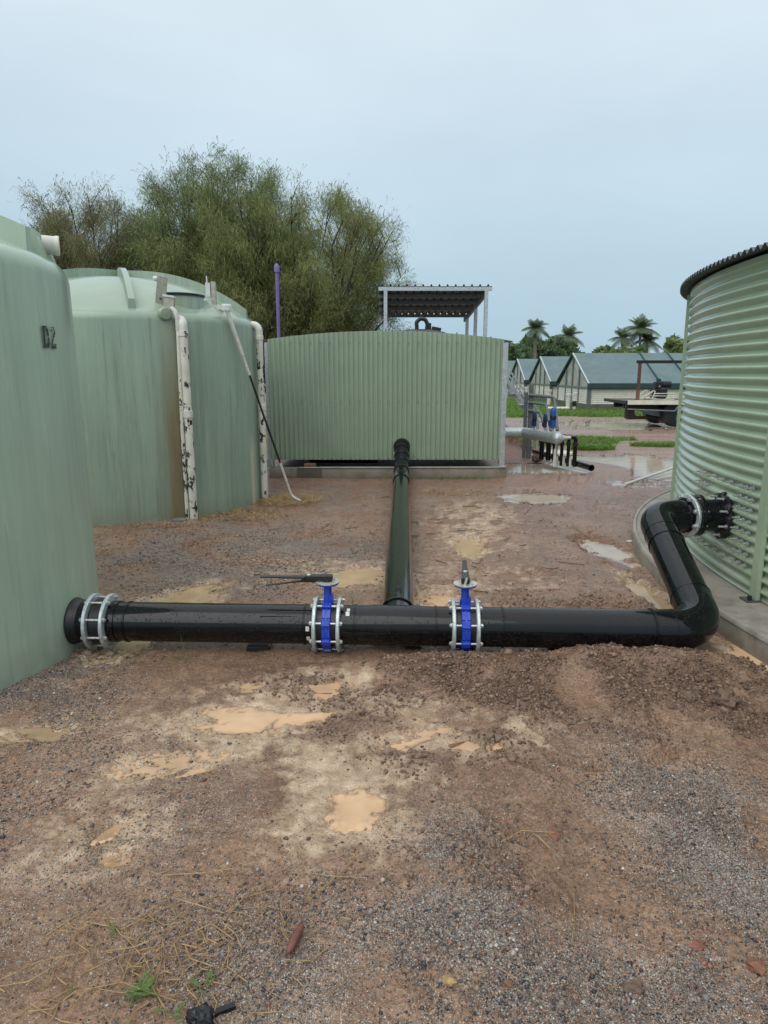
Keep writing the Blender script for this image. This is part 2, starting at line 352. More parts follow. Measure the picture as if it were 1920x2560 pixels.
def meshdata(mb,name,m,smooth=True,ang=38):
    o=mb.build(name,m,None,smooth,ang); me=o.data; bpy.data.objects.remove(o); return me
def align(d): return Vector((0,0,1)).rotation_difference(Vector(d)).to_matrix()
def fillet(pts,rad,seg=10):
    pts=[Vector(p) for p in pts]; out=[pts[0]]
    for i in range(1,len(pts)-1):
        a=(pts[i-1]-pts[i]).normalized(); b=(pts[i+1]-pts[i]).normalized(); r=rad if isinstance(rad,(int,float)) else rad[i-1]
        th=a.angle(b); t=r/math.tan(th/2); p0=pts[i]+a*t; p1=pts[i]+b*t
        c=pts[i]+(a+b).normalized()*(r/math.sin(th/2)); v0=p0-c; v1=p1-c; om=v0.angle(v1)
        for k in range(seg+1):
            f=k/seg; out.append(c+(v0*math.sin((1-f)*om)+v1*math.sin(f*om))/math.sin(om))
    out.append(pts[-1]); return out
def weld(mb,c,d,r,wd=.006,hh=.006):    # heat-weld bead round a pipe
    mb.ring(c,d,r+hh,r-.01,wd,36)

# ------------------------------------------------------------------ noise in numpy
def pn(x,y,seed=0):
    x=np.asarray(x,float); y=np.asarray(y,float); xi=np.floor(x).astype(np.int64); yi=np.floor(y).astype(np.int64); fx=x-xi; fy=y-yi
    def g(ix,iy,dx,dy):
        h=(ix*374761393+iy*668265263+seed*1274126177)&0xffffffff; h=((h^(h>>13))*1274126177)&0xffffffff; h=h^(h>>16)
        a=(h&0xffff)*(2*PI/65536); return np.cos(a)*dx+np.sin(a)*dy
    u=fx*fx*fx*(fx*(fx*6-15)+10); v=fy*fy*fy*(fy*(fy*6-15)+10)
    n0=g(xi,yi,fx,fy)*(1-u)+g(xi+1,yi,fx-1,fy)*u; n1=g(xi,yi+1,fx,fy-1)*(1-u)+g(xi+1,yi+1,fx-1,fy-1)*u
    return (n0*(1-v)+n1*v)*1.5
def fbm(x,y,seed,o=4,g=.5):
    t=0;a=1
    for i in range(o): t=t+a*pn(x*2**i,y*2**i,seed+i); a*=g
    return t
def sst(a,b,x): t=np.clip((x-a)/(b-a),0,1); return t*t*(3-2*t)
def blob(x,y,cx,cy,a,b,rot=0,soft=.5):
    c,s=math.cos(rot),math.sin(rot); u=((x-cx)*c+(y-cy)*s)/a; v=(-(x-cx)*s+(y-cy)*c)/b
    return 1-sst(1-soft,1+soft,np.sqrt(u*u+v*v))

# ------------------------------------------------------------------ ground sheet
# puddles: x,y,half-length,half-width,rotation,level,depth,edge noise,noise scale,material,label
PUD=[(-.60,3.06,.40,.17,.16,-.012,.03,.38,5,'water_clay','large clay-orange puddle in the mud in front of the pipe'),
 (-.70,3.40,.13,.06,.1,-.010,.02,.4,8,'water_clay','small clay puddle just behind the large clay puddle'),
 (-.33,3.36,.16,.10,.3,-.010,.02,.55,8,'water_clay','ragged clay puddle below the left blue valve'),
 (-.115,2.36,.11,.135,0,-.012,.03,.22,9,'water_clay','round clay puddle alone in the middle foreground'),
 (-1.58,4.45,.30,.72,-.25,-.018,.10,.22,3,'water_mud','muddy puddle under the left pipe flange beside the tank'),
 (.82,6.4,.16,.42,-.1,-.016,.09,.25,3,'water_mud','oval muddy puddle right of the long pipe'),
 (-.22,5.42,.26,.26,0,-.014,.09,.3,4,'water_mud','muddy puddle touching the left side of the long pipe'),
 (.42,4.75,.20,.24,.2,-.013,.03,.55,5,'water_clay','broken clay puddle behind the right blue valve'),
 (-.93,2.66,.24,.10,.25,-.010,.016,1.1,22,'water_clay','clay water caught in boot tread prints at left'),
 (-.99,2.24,.09,.03,.9,-.017,.008,1.0,14,'water_clay','curved clay streak in scuffed mud at lower left'),
 (-.93,2.09,.06,.04,.5,-.016,.008,1.0,16,'water_clay','small ragged clay puddle below the curved streak'),
 (-1.62,2.9,.17,.07,.1,-.010,.015,.7,8,'water_mud','thin brown water film near the left tank foot'),
 (.15,2.86,.20,.09,.3,-.010,.02,.9,11,'water_clay','broken clay water between mud lumps in mid foreground'),
 (.42,2.80,.13,.05,.1,-.010,.018,.7,10,'water_clay','tiny clay puddle right of the mud lumps'),
 (4.2,12.1,1.9,2.1,.1,-.016,.06,.25,.9,'water_far','wide shallow puddle reflecting sky behind the manifold'),
 (2.70,11.9,.75,.70,0,-.014,.06,.25,1.4,'water_far','sky-reflecting puddle beside the corner of the shed'),
 (2.05,9.0,.50,.55,0,-.010,.06,.35,2,'water_far','sky-reflecting puddle on the track right of the shed'),
 (2.10,6.35,.20,.7,.05,-.016,.05,.5,3,'water_far','narrow puddle draining beside the round concrete base'),
 (2.03,5.0,.10,.5,.05,-.024,.05,.3,4,'water_mud','brown water strip along the concrete base edge'),
 (2.18,3.75,.13,.30,.1,-.018,.04,.35,5,'water_clay','orange puddle against the concrete base at right'),
 (.75,4.28,.95,.16,0,-.03,.05,.35,4,'water_far','puddle lying behind the low pipe right of the tee'),
 (9.5,22.5,4.5,2.2,.0,-.02,.05,.5,.5,'water_far','thin sheet of water on the gravel road by the truck')]
def pdist(x,y,p,i):
    c,s=math.cos(p[4]),math.sin(p[4]); u=((x-p[0])*c+(y-p[1])*s)/p[2]; v=(-(x-p[0])*s+(y-p[1])*c)/p[3]
    return np.sqrt(u*u+v*v)
FOOT=[(random.uniform(-.5,1.5),random.uniform(2.15,3.2),random.uniform(-.9,2.4)) for _ in range(16)]+[(random.uniform(.2,1.7),random.uniform(4.2,5.6),random.uniform(-.5,2)) for _ in range(20)]+[(-1.0,2.75,.6),(-.82,2.55,.3),(-1.05,2.15,1.2),(-.9,2.0,.9)]
def clod_mask(x,y):
    m=np.maximum.reduce([blob(x,y,1.05,3.40,1.5,.36,-.02),blob(x,y,-.12,3.1,.22,.28,-.5,.6)*.55,blob(x,y,.3,2.75,.35,.16,.2,.6)*.7,blob(x,y,1.15,4.45,1.0,.45,0,.6)*.45,blob(x,y,1.6,3.1,.6,.25,.2)*.8,blob(x,y,.32,1.95,.25,.25,0,.6)*.5])
    return m*sst(-.6,.25,fbm(x*2.2,y*2.2,31,3))
def height(x,y):
    x=np.asarray(x,float); y=np.asarray(y,float); d=np.hypot(x,y); at=1/(1+(d/7)**2); at2=1/(1+(d/4.5)**3)
    h=.020*pn(x*.35+3,y*.35,1)+.014*pn(x*1.1,y*1.1,2)*np.minimum(1,at*2)+.008*pn(x*3.1,y*3.1,3)*at*1.4+.010*pn(x*9,y*9,4)*at+.0085*pn(x*24,y*24,5)*at2*(.5+.8*sst(-.3,.5,pn(x*1.7,y*1.7,15)))+.0048*pn(x*55,y*55,6)*at2
    cm=clod_mask(x,y)
    rid=1-np.abs(pn(x*7,y*7,8)); rid2=np.abs(pn(x*19,y*19,9)); 
    h=h+cm*(.040*(rid-.55)+.034*rid2+.018*np.abs(pn(x*45,y*45,10)))
    # spoil heaped against the low pipe, drifts of soil on the track
    h=h+.055*blob(x,y,.95,3.60,1.1,.14,0,.6)*(1+.5*pn(x*3,y*5,11))
    h=h+.05*blob(x,y,1.55,3.60,.5,.18,0,.7)
    h=h+.05*blob(x,y,1.45,7.5,.55,1.2,.1,.9)*(1+.25*pn(x*2,y*2,12))+.04*blob(x,y,2.4,8.0,.6,.6,0,.9)
    h=h+.07*blob(x,y,2.85,10.7,.75,.55,.1,.9)+.36*blob(x,y,2.45,14.6,.5,.55,0,.9)
    h=h+.05*blob(x,y,2.85,12.75,.16,.16,0,.5)
    # smooth mud ripples from boots behind the pipe
    rm=blob(x,y,.7,5.0,1.5,.9,0,.5); h=h+rm*.016*np.abs(pn(x*6,y*9,14))
    for (fx,fy,fa) in FOOT:
        rr=.3; k=(np.abs(x-fx)<rr)&(np.abs(y-fy)<rr)
        if not k.any(): continue
        c_,s_=math.cos(fa),math.sin(fa); u=(x[k]-fx)*c_+(y[k]-fy)*s_; v=-(x[k]-fx)*s_+(y[k]-fy)*c_; q=np.sqrt((u/.145)**2+(v/(.048+.012*np.tanh(u*12)))**2)+.15*pn(x[k]*18,y[k]*18,61)
        h[k]=h[k]-.013*(1-sst(.75,1.05,q))*(1+.5*np.sign(np.sin(u*190+np.abs(v)*90)))+.009*np.exp(-((q-1.2)/.22)**2)
    # wheel track towards the viewer
    h=h-.02*blob(x,y,.75,2.1,.13,1.0,-.15,.6)+.022*blob(x,y,.30,1.9,.14,.55,.1,.7)
    shp=h.shape; h=h.ravel().copy(); xf=x.ravel(); yf=y.ravel()
    for i,p in enumerate(PUD):
        rr=2.7*max(p[2],p[3]); k=np.nonzero((np.abs(xf-p[0])<rr)&(np.abs(yf-p[1])<rr))[0]
        if not len(k): continue
        X_,Y_=xf[k],yf[k]; q=pdist(X_,Y_,p,i); hk=h[k]
        dd=q+(1.5*p[7]*fbm(X_*p[8]+.5*pn(X_*9,Y_*9,97),Y_*p[8],50+i,4,.6)+.30*pn(X_*22,Y_*22,95)+.2*pn(X_*50,Y_*50,96))*(1-sst(1.15,1.5,q))
        m=1-sst(.45,1.25,dd); L=p[5]
        hh=hk*(1-m)+(L-p[6]*.6+.004*pn(X_*14,Y_*14,90))*m
        # bank keeps the water sheet inside its hollow
        bank=sst(1.0,1.35,q)*(1-sst(1.9,2.6,q))
        h[k]=np.where(q<2.6,hh*(1-bank)+np.maximum(hh,L+.007+.004*np.abs(pn(X_*11,Y_*11,91)))*bank,hh)
    h=h.reshape(shp)
    return h
NR,NC=840,480
ys=np.concatenate([[-300,-80,-25,-8,-2,0,.5],np.geomspace(.95,7,620)[:-1],np.geomspace(7,700,221)])
s=np.concatenate([np.linspace(-1,-.62,31)[:-1],np.linspace(-.62,.62,NC-60),np.linspace(.62,1,31)[1:]])
hw=1.15+.80*np.abs(ys)
X=(s[None,:]*hw[:,None]); Y=np.repeat(ys[:,None],NC,1)
Z=height(X,Y); Z=np.where(np.abs(Y)>60,Z*.3,Z); Z[:6]=0
xx,yy=X.ravel(),Y.ravel()
clay=np.maximum.reduce([blob(xx,yy,-.50,3.08,.75,.36,.12,.6),blob(xx,yy,-.14,2.62,.42,.58,0,.7),blob(xx,yy,.28,2.85,.6,.22,.15,.7)*.9,blob(xx,yy,.75,3.0,.40,.12,.25,.7)*.6,blob(xx,yy,-.35,3.4,.35,.2,0,.7),blob(xx,yy,-1.05,2.2,.32,.25,.3,.8)*.8,blob(xx,yy,-.85,2.65,.45,.14,.3,.8)*.8,
   blob(xx,yy,1.0,7.6,.55,1.6,-.1,.8)*.85,blob(xx,yy,-.5,5.6,.8,.5,0,.8)*.7,blob(xx,yy,.6,5.2,.9,.8,0,.8)*.55,blob(xx,yy,-1.65,3.0,.35,.15,0,.8)*.7,blob(xx,yy,.5,4.6,.5,.3,0,.8)*.7])
clay=clay*sst(-.75,.30,fbm(xx*2.6,yy*2.6,21,5,.6))
for i,p in enumerate(PUD):
    if p[9]!='water_far': clay=np.maximum(clay,.95*(1-sst(.8,1.6,pdist(xx,yy,p,i)+.5*fbm(xx*4,yy*4,70+i,2))))
grav=np.maximum.reduce([blob(xx,yy,.20,1.85,.20,.42,-.1,.8),blob(xx,yy,.38,1.5,.16,.3,.3,.8),blob(xx,yy,1.32,1.95,.36,.75,.35,.8),blob(xx,yy,.75,1.55,.5,.25,0,.8)*.7,blob(xx,yy,-.25,1.6,.35,.35,0,.9)*.6,blob(xx,yy,-1.9,3.3,.4,.5,0,.8)*.7,blob(xx,yy,-1.3,6.3,1.4,1.3,0,.7)*.8,blob(xx,yy,-.2,9,2,1.5,0,.7)*.5,.28*blob(xx,yy,-.9,2.0,1.0,.9,0,.8)])
grav=grav*sst(-.6,.4,fbm(xx*2.1,yy*2.1,25,4))
cld=clod_mask(xx,yy)
grs=np.maximum.reduce([sst(25.0,26.3,yy+1.0*fbm(xx*.4,yy*.4,27,3))*(1-sst(60,90,yy)),sst(10.5,14,yy)*sst(-1.9,-2.6,xx)*.8,
   blob(xx,yy,4.4,16.6,1.5,1.1,0,.5),blob(xx,yy,4.6,15.0,.55,.35,0,.5),blob(xx,yy,6.3,15.6,.7,.35,0,.5),blob(xx,yy,3.3,16.2,.9,.8,0,.6)])
grs=grs*sst(-.7,.2,fbm(xx*.9,yy*.9,28,3)); far=sst(7,16,yy)*(1-grs)
red=sst(5.5,10,yy)*.8+blob(xx,yy,2.45,14.6,.9,.9,0,.6)
idx=np.arange(len(ys)*NC).reshape(len(ys),NC)
F=np.stack([idx[:-1,:-1],idx[:-1,1:],idx[1:,1:],idx[1:,:-1]],-1).reshape(-1,4)
def groundmat():
    m,nt,b=newmat('wet_mud_and_gravel')
    a=N(nt,'ShaderNodeAttribute',attribute_name='mask'); sc=N(nt,'ShaderNodeSeparateColor'); nt.links.new(a.outputs[0],sc.inputs[0])
    a2=N(nt,'ShaderNodeAttribute',attribute_name='mask2'); sc2=N(nt,'ShaderNodeSeparateColor'); nt.links.new(a2.outputs[0],sc2.inputs[0])
    CL,GR,CD=sc.outputs[0],sc.outputs[1],sc.outputs[2]; GS,FAR,RED=sc2.outputs[0],sc2.outputs[1],sc2.outputs[2]
    n1=noise(nt,1.3,6,rough=.6); n2=noise(nt,13,6,rough=.65); n3=noise(nt,75,4,rough=.6)
    mud=ramp(nt,[(.30,(.15,.085,.052)),(.5,(.285,.175,.112)),(.70,(.42,.28,.19))],math_(nt,'ADD',math_(nt,'MULTIPLY',n1,.5),math_(nt,'MULTIPLY',n2,.5))).outputs[0]
    mud=mixc(nt,math_(nt,'MULTIPLY',RED,.8),mud,ramp(nt,[(.3,(.19,.088,.060)),(.7,(.36,.20,.145))],n2).outputs[0])
    mud=mixc(nt,.8,mud,mixc(nt,1.0,mud,ramp(nt,[(.32,(.50,.47,.45)),(.5,(1,1,1)),(.68,(1.5,1.5,1.5))],n3).outputs[0],'MULTIPLY'))
    wetp=ramp(nt,[(.42,(1,1,1)),(.60,(0,0,0))],noise(nt,.9,5,rough=.6)).outputs[0]; mud=mixc(nt,math_(nt,'MULTIPLY',wetp,.42),mud,mixc(nt,1.0,mud,(.55,.47,.38),'MULTIPLY'))
    # clay wash
    clc=ramp(nt,[(.28,(.31,.21,.135)),(.5,(.51,.375,.25)),(.72,(.74,.60,.445))],n2).outputs[0]
    cf=ramp(nt,[(.22,(0,0,0)),(.60,(1,1,1))],math_(nt,'ADD',math_(nt,'MULTIPLY',CL,.75),math_(nt,'MULTIPLY',math_(nt,'SUBTRACT',n2,.5),.7))).outputs[0]
    col=mixc(nt,math_(nt,'MULTIPLY',cf,.85),mud,clc)
    # dark turned soil
    col=mixc(nt,math_(nt,'MULTIPLY',CD,.95),col,ramp(nt,[(.3,(.075,.042,.026)),(.7,(.21,.125,.08))],n2).outputs[0])
    # embedded grit, each cell its own colour
    def grit(scale,thr,mul):
        v=N(nt,'ShaderNodeTexVoronoi'); v.inputs['Scale'].default_value=scale; nt.links.new(pos(nt),v.inputs['Vector'])
        s_=N(nt,'ShaderNodeSeparateColor'); nt.links.new(v.outputs['Color'],s_.inputs[0])
        cc=ramp(nt,[(0,(.035,.036,.04)),(.16,(.12,.12,.12)),(.42,(.27,.26,.245)),(.56,(.20,.10,.065)),(.66,(.30,.27,.235)),(.85,(.42,.41,.38)),(1,(.68,.66,.60))],s_.outputs[1]).outputs[0]
        msk=math_(nt,'LESS_THAN',s_.outputs[0],math_(nt,'ADD',math_(nt,'MULTIPLY',GR,mul),thr))
        msk=math_(nt,'MULTIPLY',msk,math_(nt,'LESS_THAN',v.outputs['Distance'],.55))
        return cc,msk,v.outputs['Distance']
    g1c,g1m,g1d=grit(170,.035,.9); g2c,g2m,g2d=grit(330,.03,.9)
    noclay=math_(nt,'SUBTRACT',1,math_(nt,'MULTIPLY',cf,.75)); nog=math_(nt,'SUBTRACT',1,GS)
    col=mixc(nt,math_(nt,'MULTIPLY',math_(nt,'MULTIPLY',g2m,noclay),nog),col,g2c)
    col=mixc(nt,math_(nt,'MULTIPLY',math_(nt,'MULTIPLY',g1m,noclay),nog),col,g1c)
    # road and grass
    road=ramp(nt,[(.3,(.20,.115,.09)),(.7,(.36,.25,.205))],noise(nt,.9,6,sc=(.35,1.6,1))).outputs[0]
    col=mixc(nt,math_(nt,'MULTIPLY',FAR,.75),col,road)
    gc=ramp(nt,[(.3,(.055,.095,.02)),(.7,(.12,.22,.04))],n1).outputs[0]
    col=mixc(nt,GS,col,gc)
    nt.links.new(col,b.inputs['Base Color'])
    # wet: patchy gloss
    wet=ramp(nt,[(.33,(.11,)*3),(.50,(.27,)*3),(.7,(.52,)*3)],noise(nt,3.2,6,rough=.65)).outputs[0]
    ro=mixc(nt,math_(nt,'MULTIPLY',cf,.5),wet,(.25,.25,.25)); ro=mixc(nt,math_(nt,'MULTIPLY',FAR,.5),ro,(.3,.3,.3)); ro=mixc(nt,GS,ro,(.9,.9,.9))
    nt.links.new(ro,b.inputs['Roughness']); b.inputs['Specular IOR Level'].default_value=.5
    hh=math_(nt,'ADD',math_(nt,'MULTIPLY',n3,.8),math_(nt,'MULTIPLY',n2,.9))
    hh=math_(nt,'ADD',hh,math_(nt,'MULTIPLY',math_(nt,'MULTIPLY',g1m,math_(nt,'SUBTRACT',.55,g1d)),1.3))
    hh=math_(nt,'ADD',hh,math_(nt,'MULTIPLY',noise(nt,230,3),.35))
    bump(nt,b,hh,.9,.014)
    return m
M['ground']=groundmat()
go=np_mesh('ground',np.stack([xx,yy,Z.ravel()],1),F,'ground',cols={'mask':np.stack([clay,grav,cld,0*cld],1),'mask2':np.stack([grs,far,np.clip(red,0,1),0*red],1)},smooth=True)
tag(go,None,None,kind='structure')
for i,p in enumerate(PUD):
    n=54; c,s_=math.cos(p[4]),math.sin(p[4]); g=np.linspace(-1.38,1.38,n); U,W=np.meshgrid(g,g,indexing='ij')
    # square to disc keeps the sheet inside its bank
    k=1.38; u_=U*np.sqrt(1-(W/k)**2/2)*p[2]; v_=W*np.sqrt(1-(U/k)**2/2)*p[3]
    px_=p[0]+u_*c-v_*s_; py_=p[1]+u_*s_+v_*c; dp=p[5]-height(px_,py_); idx=np.arange(n*n).reshape(n,n)
    F_=np.stack([idx[:-1,:-1],idx[1:,:-1],idx[1:,1:],idx[:-1,1:]],-1).reshape(-1,4)
    wet=(dp.ravel()>-.012); F_=F_[wet[F_].any(1)]
    dq=np.clip(dp.ravel()/.03,0,1); o=np_mesh('puddle',np.stack([px_.ravel(),py_.ravel(),np.full(n*n,p[5])],1),F_,p[9],cols=np.stack([dq,dq,dq],1),attr='depth',smooth=True); tag(o,p[10],None,kind='structure')
def hz(x,y): return float(height(np.array([x]),np.array([y]))[0])

# gravel lying on the mud
OCT=np.array([(1,0,0),(-1,0,0),(0,1,0),(0,-1,0),(0,0,1),(0,0,-1)],float); OF=np.array([(0,2,4),(2,1,4),(1,3,4),(3,0,4),(2,0,5),(1,2,5),(3,1,5),(0,3,5)])
def scatter(name,pts,size,cols,m,flat=.6,sink=.25,shape=OCT,faces=OF,smooth=False):
    n=len(pts); k=len(shape); x,y=pts[:,0],pts[:,1]; z=height(x,y)
    V=shape[None]*(1+.45*(rng.random((n,k,1))-.5)); V=V+.35*(rng.random((n,k,3))-.5)
    V=V*np.stack([size*(.8+.5*rng.random(n)),size*(.7+.4*rng.random(n)),size*flat*(.7+.6*rng.random(n))],1)[:,None,:]
    a=rng.random(n)*2*PI; ca,sa=np.cos(a)[:,None],np.sin(a)[:,None]
    V=np.stack([V[...,0]*ca-V[...,1]*sa,V[...,0]*sa+V[...,1]*ca,V[...,2]],-1)
    V=V+np.stack([x,y,z+size*flat*(1-2*sink)*.5],1)[:,None,:]
    Fc=(faces[None]+(np.arange(n)*k)[:,None,None]).reshape(-1,3)
    return np_mesh(name,V.reshape(-1,3),Fc,m,cols=np.repeat(cols,k,0),smooth=smooth)
def inwater(x,y):
    r=np.zeros(len(x),bool); h=height(x,y)
    for i,p in enumerate(PUD): r|=(pdist(x,y,p,i)<1.36)&(h<p[5]+.002)
    return r
def pick(n,y0,y1,dens):
    o=[]; tot=0
    while tot<n:
        k=60000; yv=np.sqrt(rng.random(k)*(y1*y1-y0*y0)+y0*y0); xv=(rng.random(k)*2-1)*(.62*yv+.15)
        keep=rng.random(k)<dens(xv,yv); P=np.stack([xv,yv],1)[keep]; P=P[~inwater(P[:,0],P[:,1])]; o.append(P); tot+=len(P)
    return np.concatenate(o)[:n]
def gdens(x,y):
    g=np.maximum.reduce([blob(x,y,.20,1.85,.20,.42,-.1,.8),blob(x,y,.38,1.5,.16,.3,.3,.8),blob(x,y,1.32,1.95,.36,.75,.35,.8),blob(x,y,.75,1.55,.5,.25,0,.8)*.7,blob(x,y,-.25,1.6,.4,.4,0,.9)*.7,blob(x,y,-1.9,3.3,.45,.5,0,.8)*.9,blob(x,y,-1.5,2.6,.6,.6,0,.8)*.4])
    cl=np.maximum(blob(x,y,-.55,3.1,.6,.35,.15,.7),blob(x,y,-.1,2.65,.4,.5,0,.8)); 
    return np.clip((.045+.955*g)*(sst(-.8,.5,fbm(x*3,y*3,33,3)))*(1-.85*cl)*(1-.6*clod_mask(x,y)),0,1)
PAL=np.array([(.022,.024,.03),(.05,.05,.055),(.11,.105,.10),(.17,.15,.135),(.14,.09,.065),(.20,.10,.065),(.26,.22,.18),(.34,.33,.30),(.16,.115,.085),(.19,.135,.10)]); PW=np.array([.09,.11,.13,.15,.14,.06,.12,.035,.10,.07]); PW/=PW.sum()
def gcol(n): return 1.2*PAL[rng.choice(len(PAL),n,p=PW)]*(.75+.5*rng.random((n,1)))
P=pick(44000,1.25,3.9,gdens); n=len(P)
o=scatter('gravel',P,np.exp(rng.normal(-5.72,.42,n)),gcol(n),'stone'); tag(o,'fine mixed grey and brown gravel pressed into the wet mud','gravel',kind='stuff')
P=pick(13000,4.2,9.5,lambda x,y:np.maximum(blob(x,y,-1.3,6.2,1.3,1.3,0,.6),.12)*sst(-.8,.4,fbm(x*2,y*2,35,3))); n=len(P)
o=scatter('gravel',P,np.exp(rng.normal(-5.0,.3,n)),gcol(n)*np.array([1.15,.9,.8]),'stone'); tag(o,'reddish gravel spread between the pipes and the stained tank','gravel',kind='stuff')
# turned mud clods
ph=(1+5**.5)/2; ICO=np.array([(-1,ph,0),(1,ph,0),(-1,-ph,0),(1,-ph,0),(0,-1,ph),(0,1,ph),(0,-1,-ph),(0,1,-ph),(ph,0,-1),(ph,0,1),(-ph,0,-1),(-ph,0,1)])/math.sqrt(1+ph*ph)
IF=np.array([(0,11,5),(0,5,1),(0,1,7),(0,7,10),(0,10,11),(1,5,9),(5,11,4),(11,10,2),(10,7,6),(7,1,8),(3,9,4),(3,4,2),(3,2,6),(3,6,8),(3,8,9),(4,9,5),(2,4,11),(6,2,10),(8,6,7),(9,8,1)])
P=pick(19000,1.9,5.2,lambda x,y:clod_mask(x,y)**1.5*.9+.004); n=len(P)
cc=np.array([(.075,.045,.03),(.10,.062,.042),(.14,.09,.062),(.18,.12,.085)])[rng.integers(0,4,n)]*(.8+.4*rng.random((n,1)))
o=scatter('mud_clods',P,np.exp(rng.normal(-5.35,.48,n)),cc*1.4,'clod',flat=.7,sink=.45,shape=ICO,faces=IF,smooth=False); tag(o,'dark crumbly clods of turned mud heaped before the pipe','mud',kind='stuff')
# ================================================================== big structures
# ---------------- poly water tanks (domed, ribbed roof)
def poly_tank(name,label,cx,cy,Rr,m,rib0,collar,seed,DR=.50,DE=2.5,rin=.02):
    t=thing(name,label,'water tank',(cx,cy,-.03)); b=-.03
    prof=[(Rr+.012,0),(Rr+.004,.12),(Rr,1.2),(Rr-.008,2.22)]
    for k in range(1,9):
        a=k/8*R(62); prof.append((Rr-.008-.13*(1-math.cos(a)),2.22+.13*math.sin(a)))
    r0,z0=prof[-1]
    for k in range(1,15):
        f=k/14; r=r0*(1-f)+.28*f; prof.append((r,z0+DR*(1-(r/r0)**DE)))
    prof.append((.24,z0+DR+.005)); 
    MB().lathe(prof,(cx,cy,b),120,capT=True).build('shell',m,t)
    def zroof(r): return b+z0+DR*(1-(r/r0)**DE)
    for k in range(6):
        th=R(rib0+60*k); d=Vector((math.cos(th),math.sin(th),0)); q=Vector((-d.y,d.x,0)); mb=MB(); V=[]; n=14
        for i in range(n):
            f=i/(n-1); r=.02+f*(r0-.02-rin); hh=.10+.03*(rin>.05); wd=.028+.004*f
            for sx,hz_ in ((-wd-.012,-.02),(-wd,hh),(wd,hh),(wd+.012,-.02)):
                V.append(Vector((cx,cy,0))+d*r+q*sx+Vector((0,0,zroof(r)+hz_)))
        F=[(i*4+j,i*4+j+1,i*4+5+j,i*4+4+j) for i in range(n-1) for j in range(3)]+[(3,2,1,0),tuple((n-1)*4+j for j in range(4))]
        mb.add(V,F).build('roof_rib',m,t,ang=30)
    if collar:
        ca,cr,rr,h=collar; th=R(ca); c=(cx+cr*math.cos(th),cy+cr*math.sin(th),0); zb=b+z0-.16; zt=b+z0+h
        MB().lathe([(rr*1.05,zb),(rr,zt-.03),(rr-.01,zt)],c,48).build('manhole_collar',m,t); mc=[o_ for o_ in t.children if o_.name.startswith('manhole_collar')][0]
        MB().lathe([(rr+.014,zt-.004),(rr+.016,zt+.014),(rr-.05,zt+.028),(.02,zt+.034)],c,48,capT=True,capB=True).build('manhole_lid','rubber' if seed else m,mc)
    return t,b,z0,r0
T1=(-3.316,3.971,1.437); T2=(-3.33,8.98,1.72)
t1,_,_,_=poly_tank('water_tank','near sage green plastic water tank stencilled D2',*T1,'poly1',7,None,0,.36,1.7,.07)
t2,b2,z2,r2=poly_tank('water_tank','stained sage green plastic water tank with white pipes down its side',*T2,'poly2',-66,(-41,1.30,.275,.20),1)
# roof inlet box with white pipe end on the near tank
mb=MB(); mb.add([(-2.46,4.12,2.30),(-2.02,4.30,2.30),(-2.10,4.62,2.30),(-2.54,4.44,2.30),(-2.46,4.12,2.50),(-2.08,4.29,2.49),(-2.16,4.60,2.49),(-2.54,4.44,2.50)],[(0,3,2,1),(4,5,6,7),(0,1,5,4),(1,2,6,5),(2,3,7,6),(3,0,4,7)]).build('inlet_box','poly1',t1,False)
d=Vector((.92,.38,-.03)).normalized(); c=Vector((-2.11,4.44,2.425)); mb=MB(); mb.tube([c,c+d*.085],.055,32); ipp=mb.build('inlet_pipe','white_pvc',t1)
MB().ring(c+d*.085,d,.059,.045,.026,32).build('pipe_collar','cream',ipp)
# hole in the rib end and worn stencil
def on_tank(T,th,z,off): return (T[0]+(T[2]+off)*math.cos(R(th)),T[1]+(T[2]+off)*math.sin(R(th)),z)
GL={'D':["#####.","##.###","##..##","##..##","##..##","##..##","##..##","##.###","#####."],'2':[".####.","##..##","....##","...##.","..##..",".##...","##....","######","######"]}
zt,zb_=1.905,1.785
for ch,a0,a1 in (('D',-4.2,-1.75),('2',-.95,1.35)):
    mb=MB(); rows=GL[ch]; nr=len(rows)*4; nc=6*4
    for r in range(nr):
        for cix in range(nc):
            if rows[r//4][cix//4]!='#' or (ch=='D' and r in (17,) and cix>10): continue
            wv=float(fbm(np.array([cix*.21+ord(ch)]),np.array([r*.19]),77,3)[0])
            if wv>(.62 if ch=='D' else .38): continue
            az=[(a0+(a1-a0)*(cix+k)/nc) for k in (0,1)]; zz=[zt-(zt-zb_)*(r+k)/nr for k in (0,1)]
            mb.add([on_tank(T1,az[0],zz[1],.0045),on_tank(T1,az[1],zz[1],.0045),on_tank(T1,az[1],zz[0],.0045),on_tank(T1,az[0],zz[0],.0045)],[(0,1,2,3)])
    tag(mb.build('stencil_character','black',t1,False),'worn black stencilled character '+ch,None)

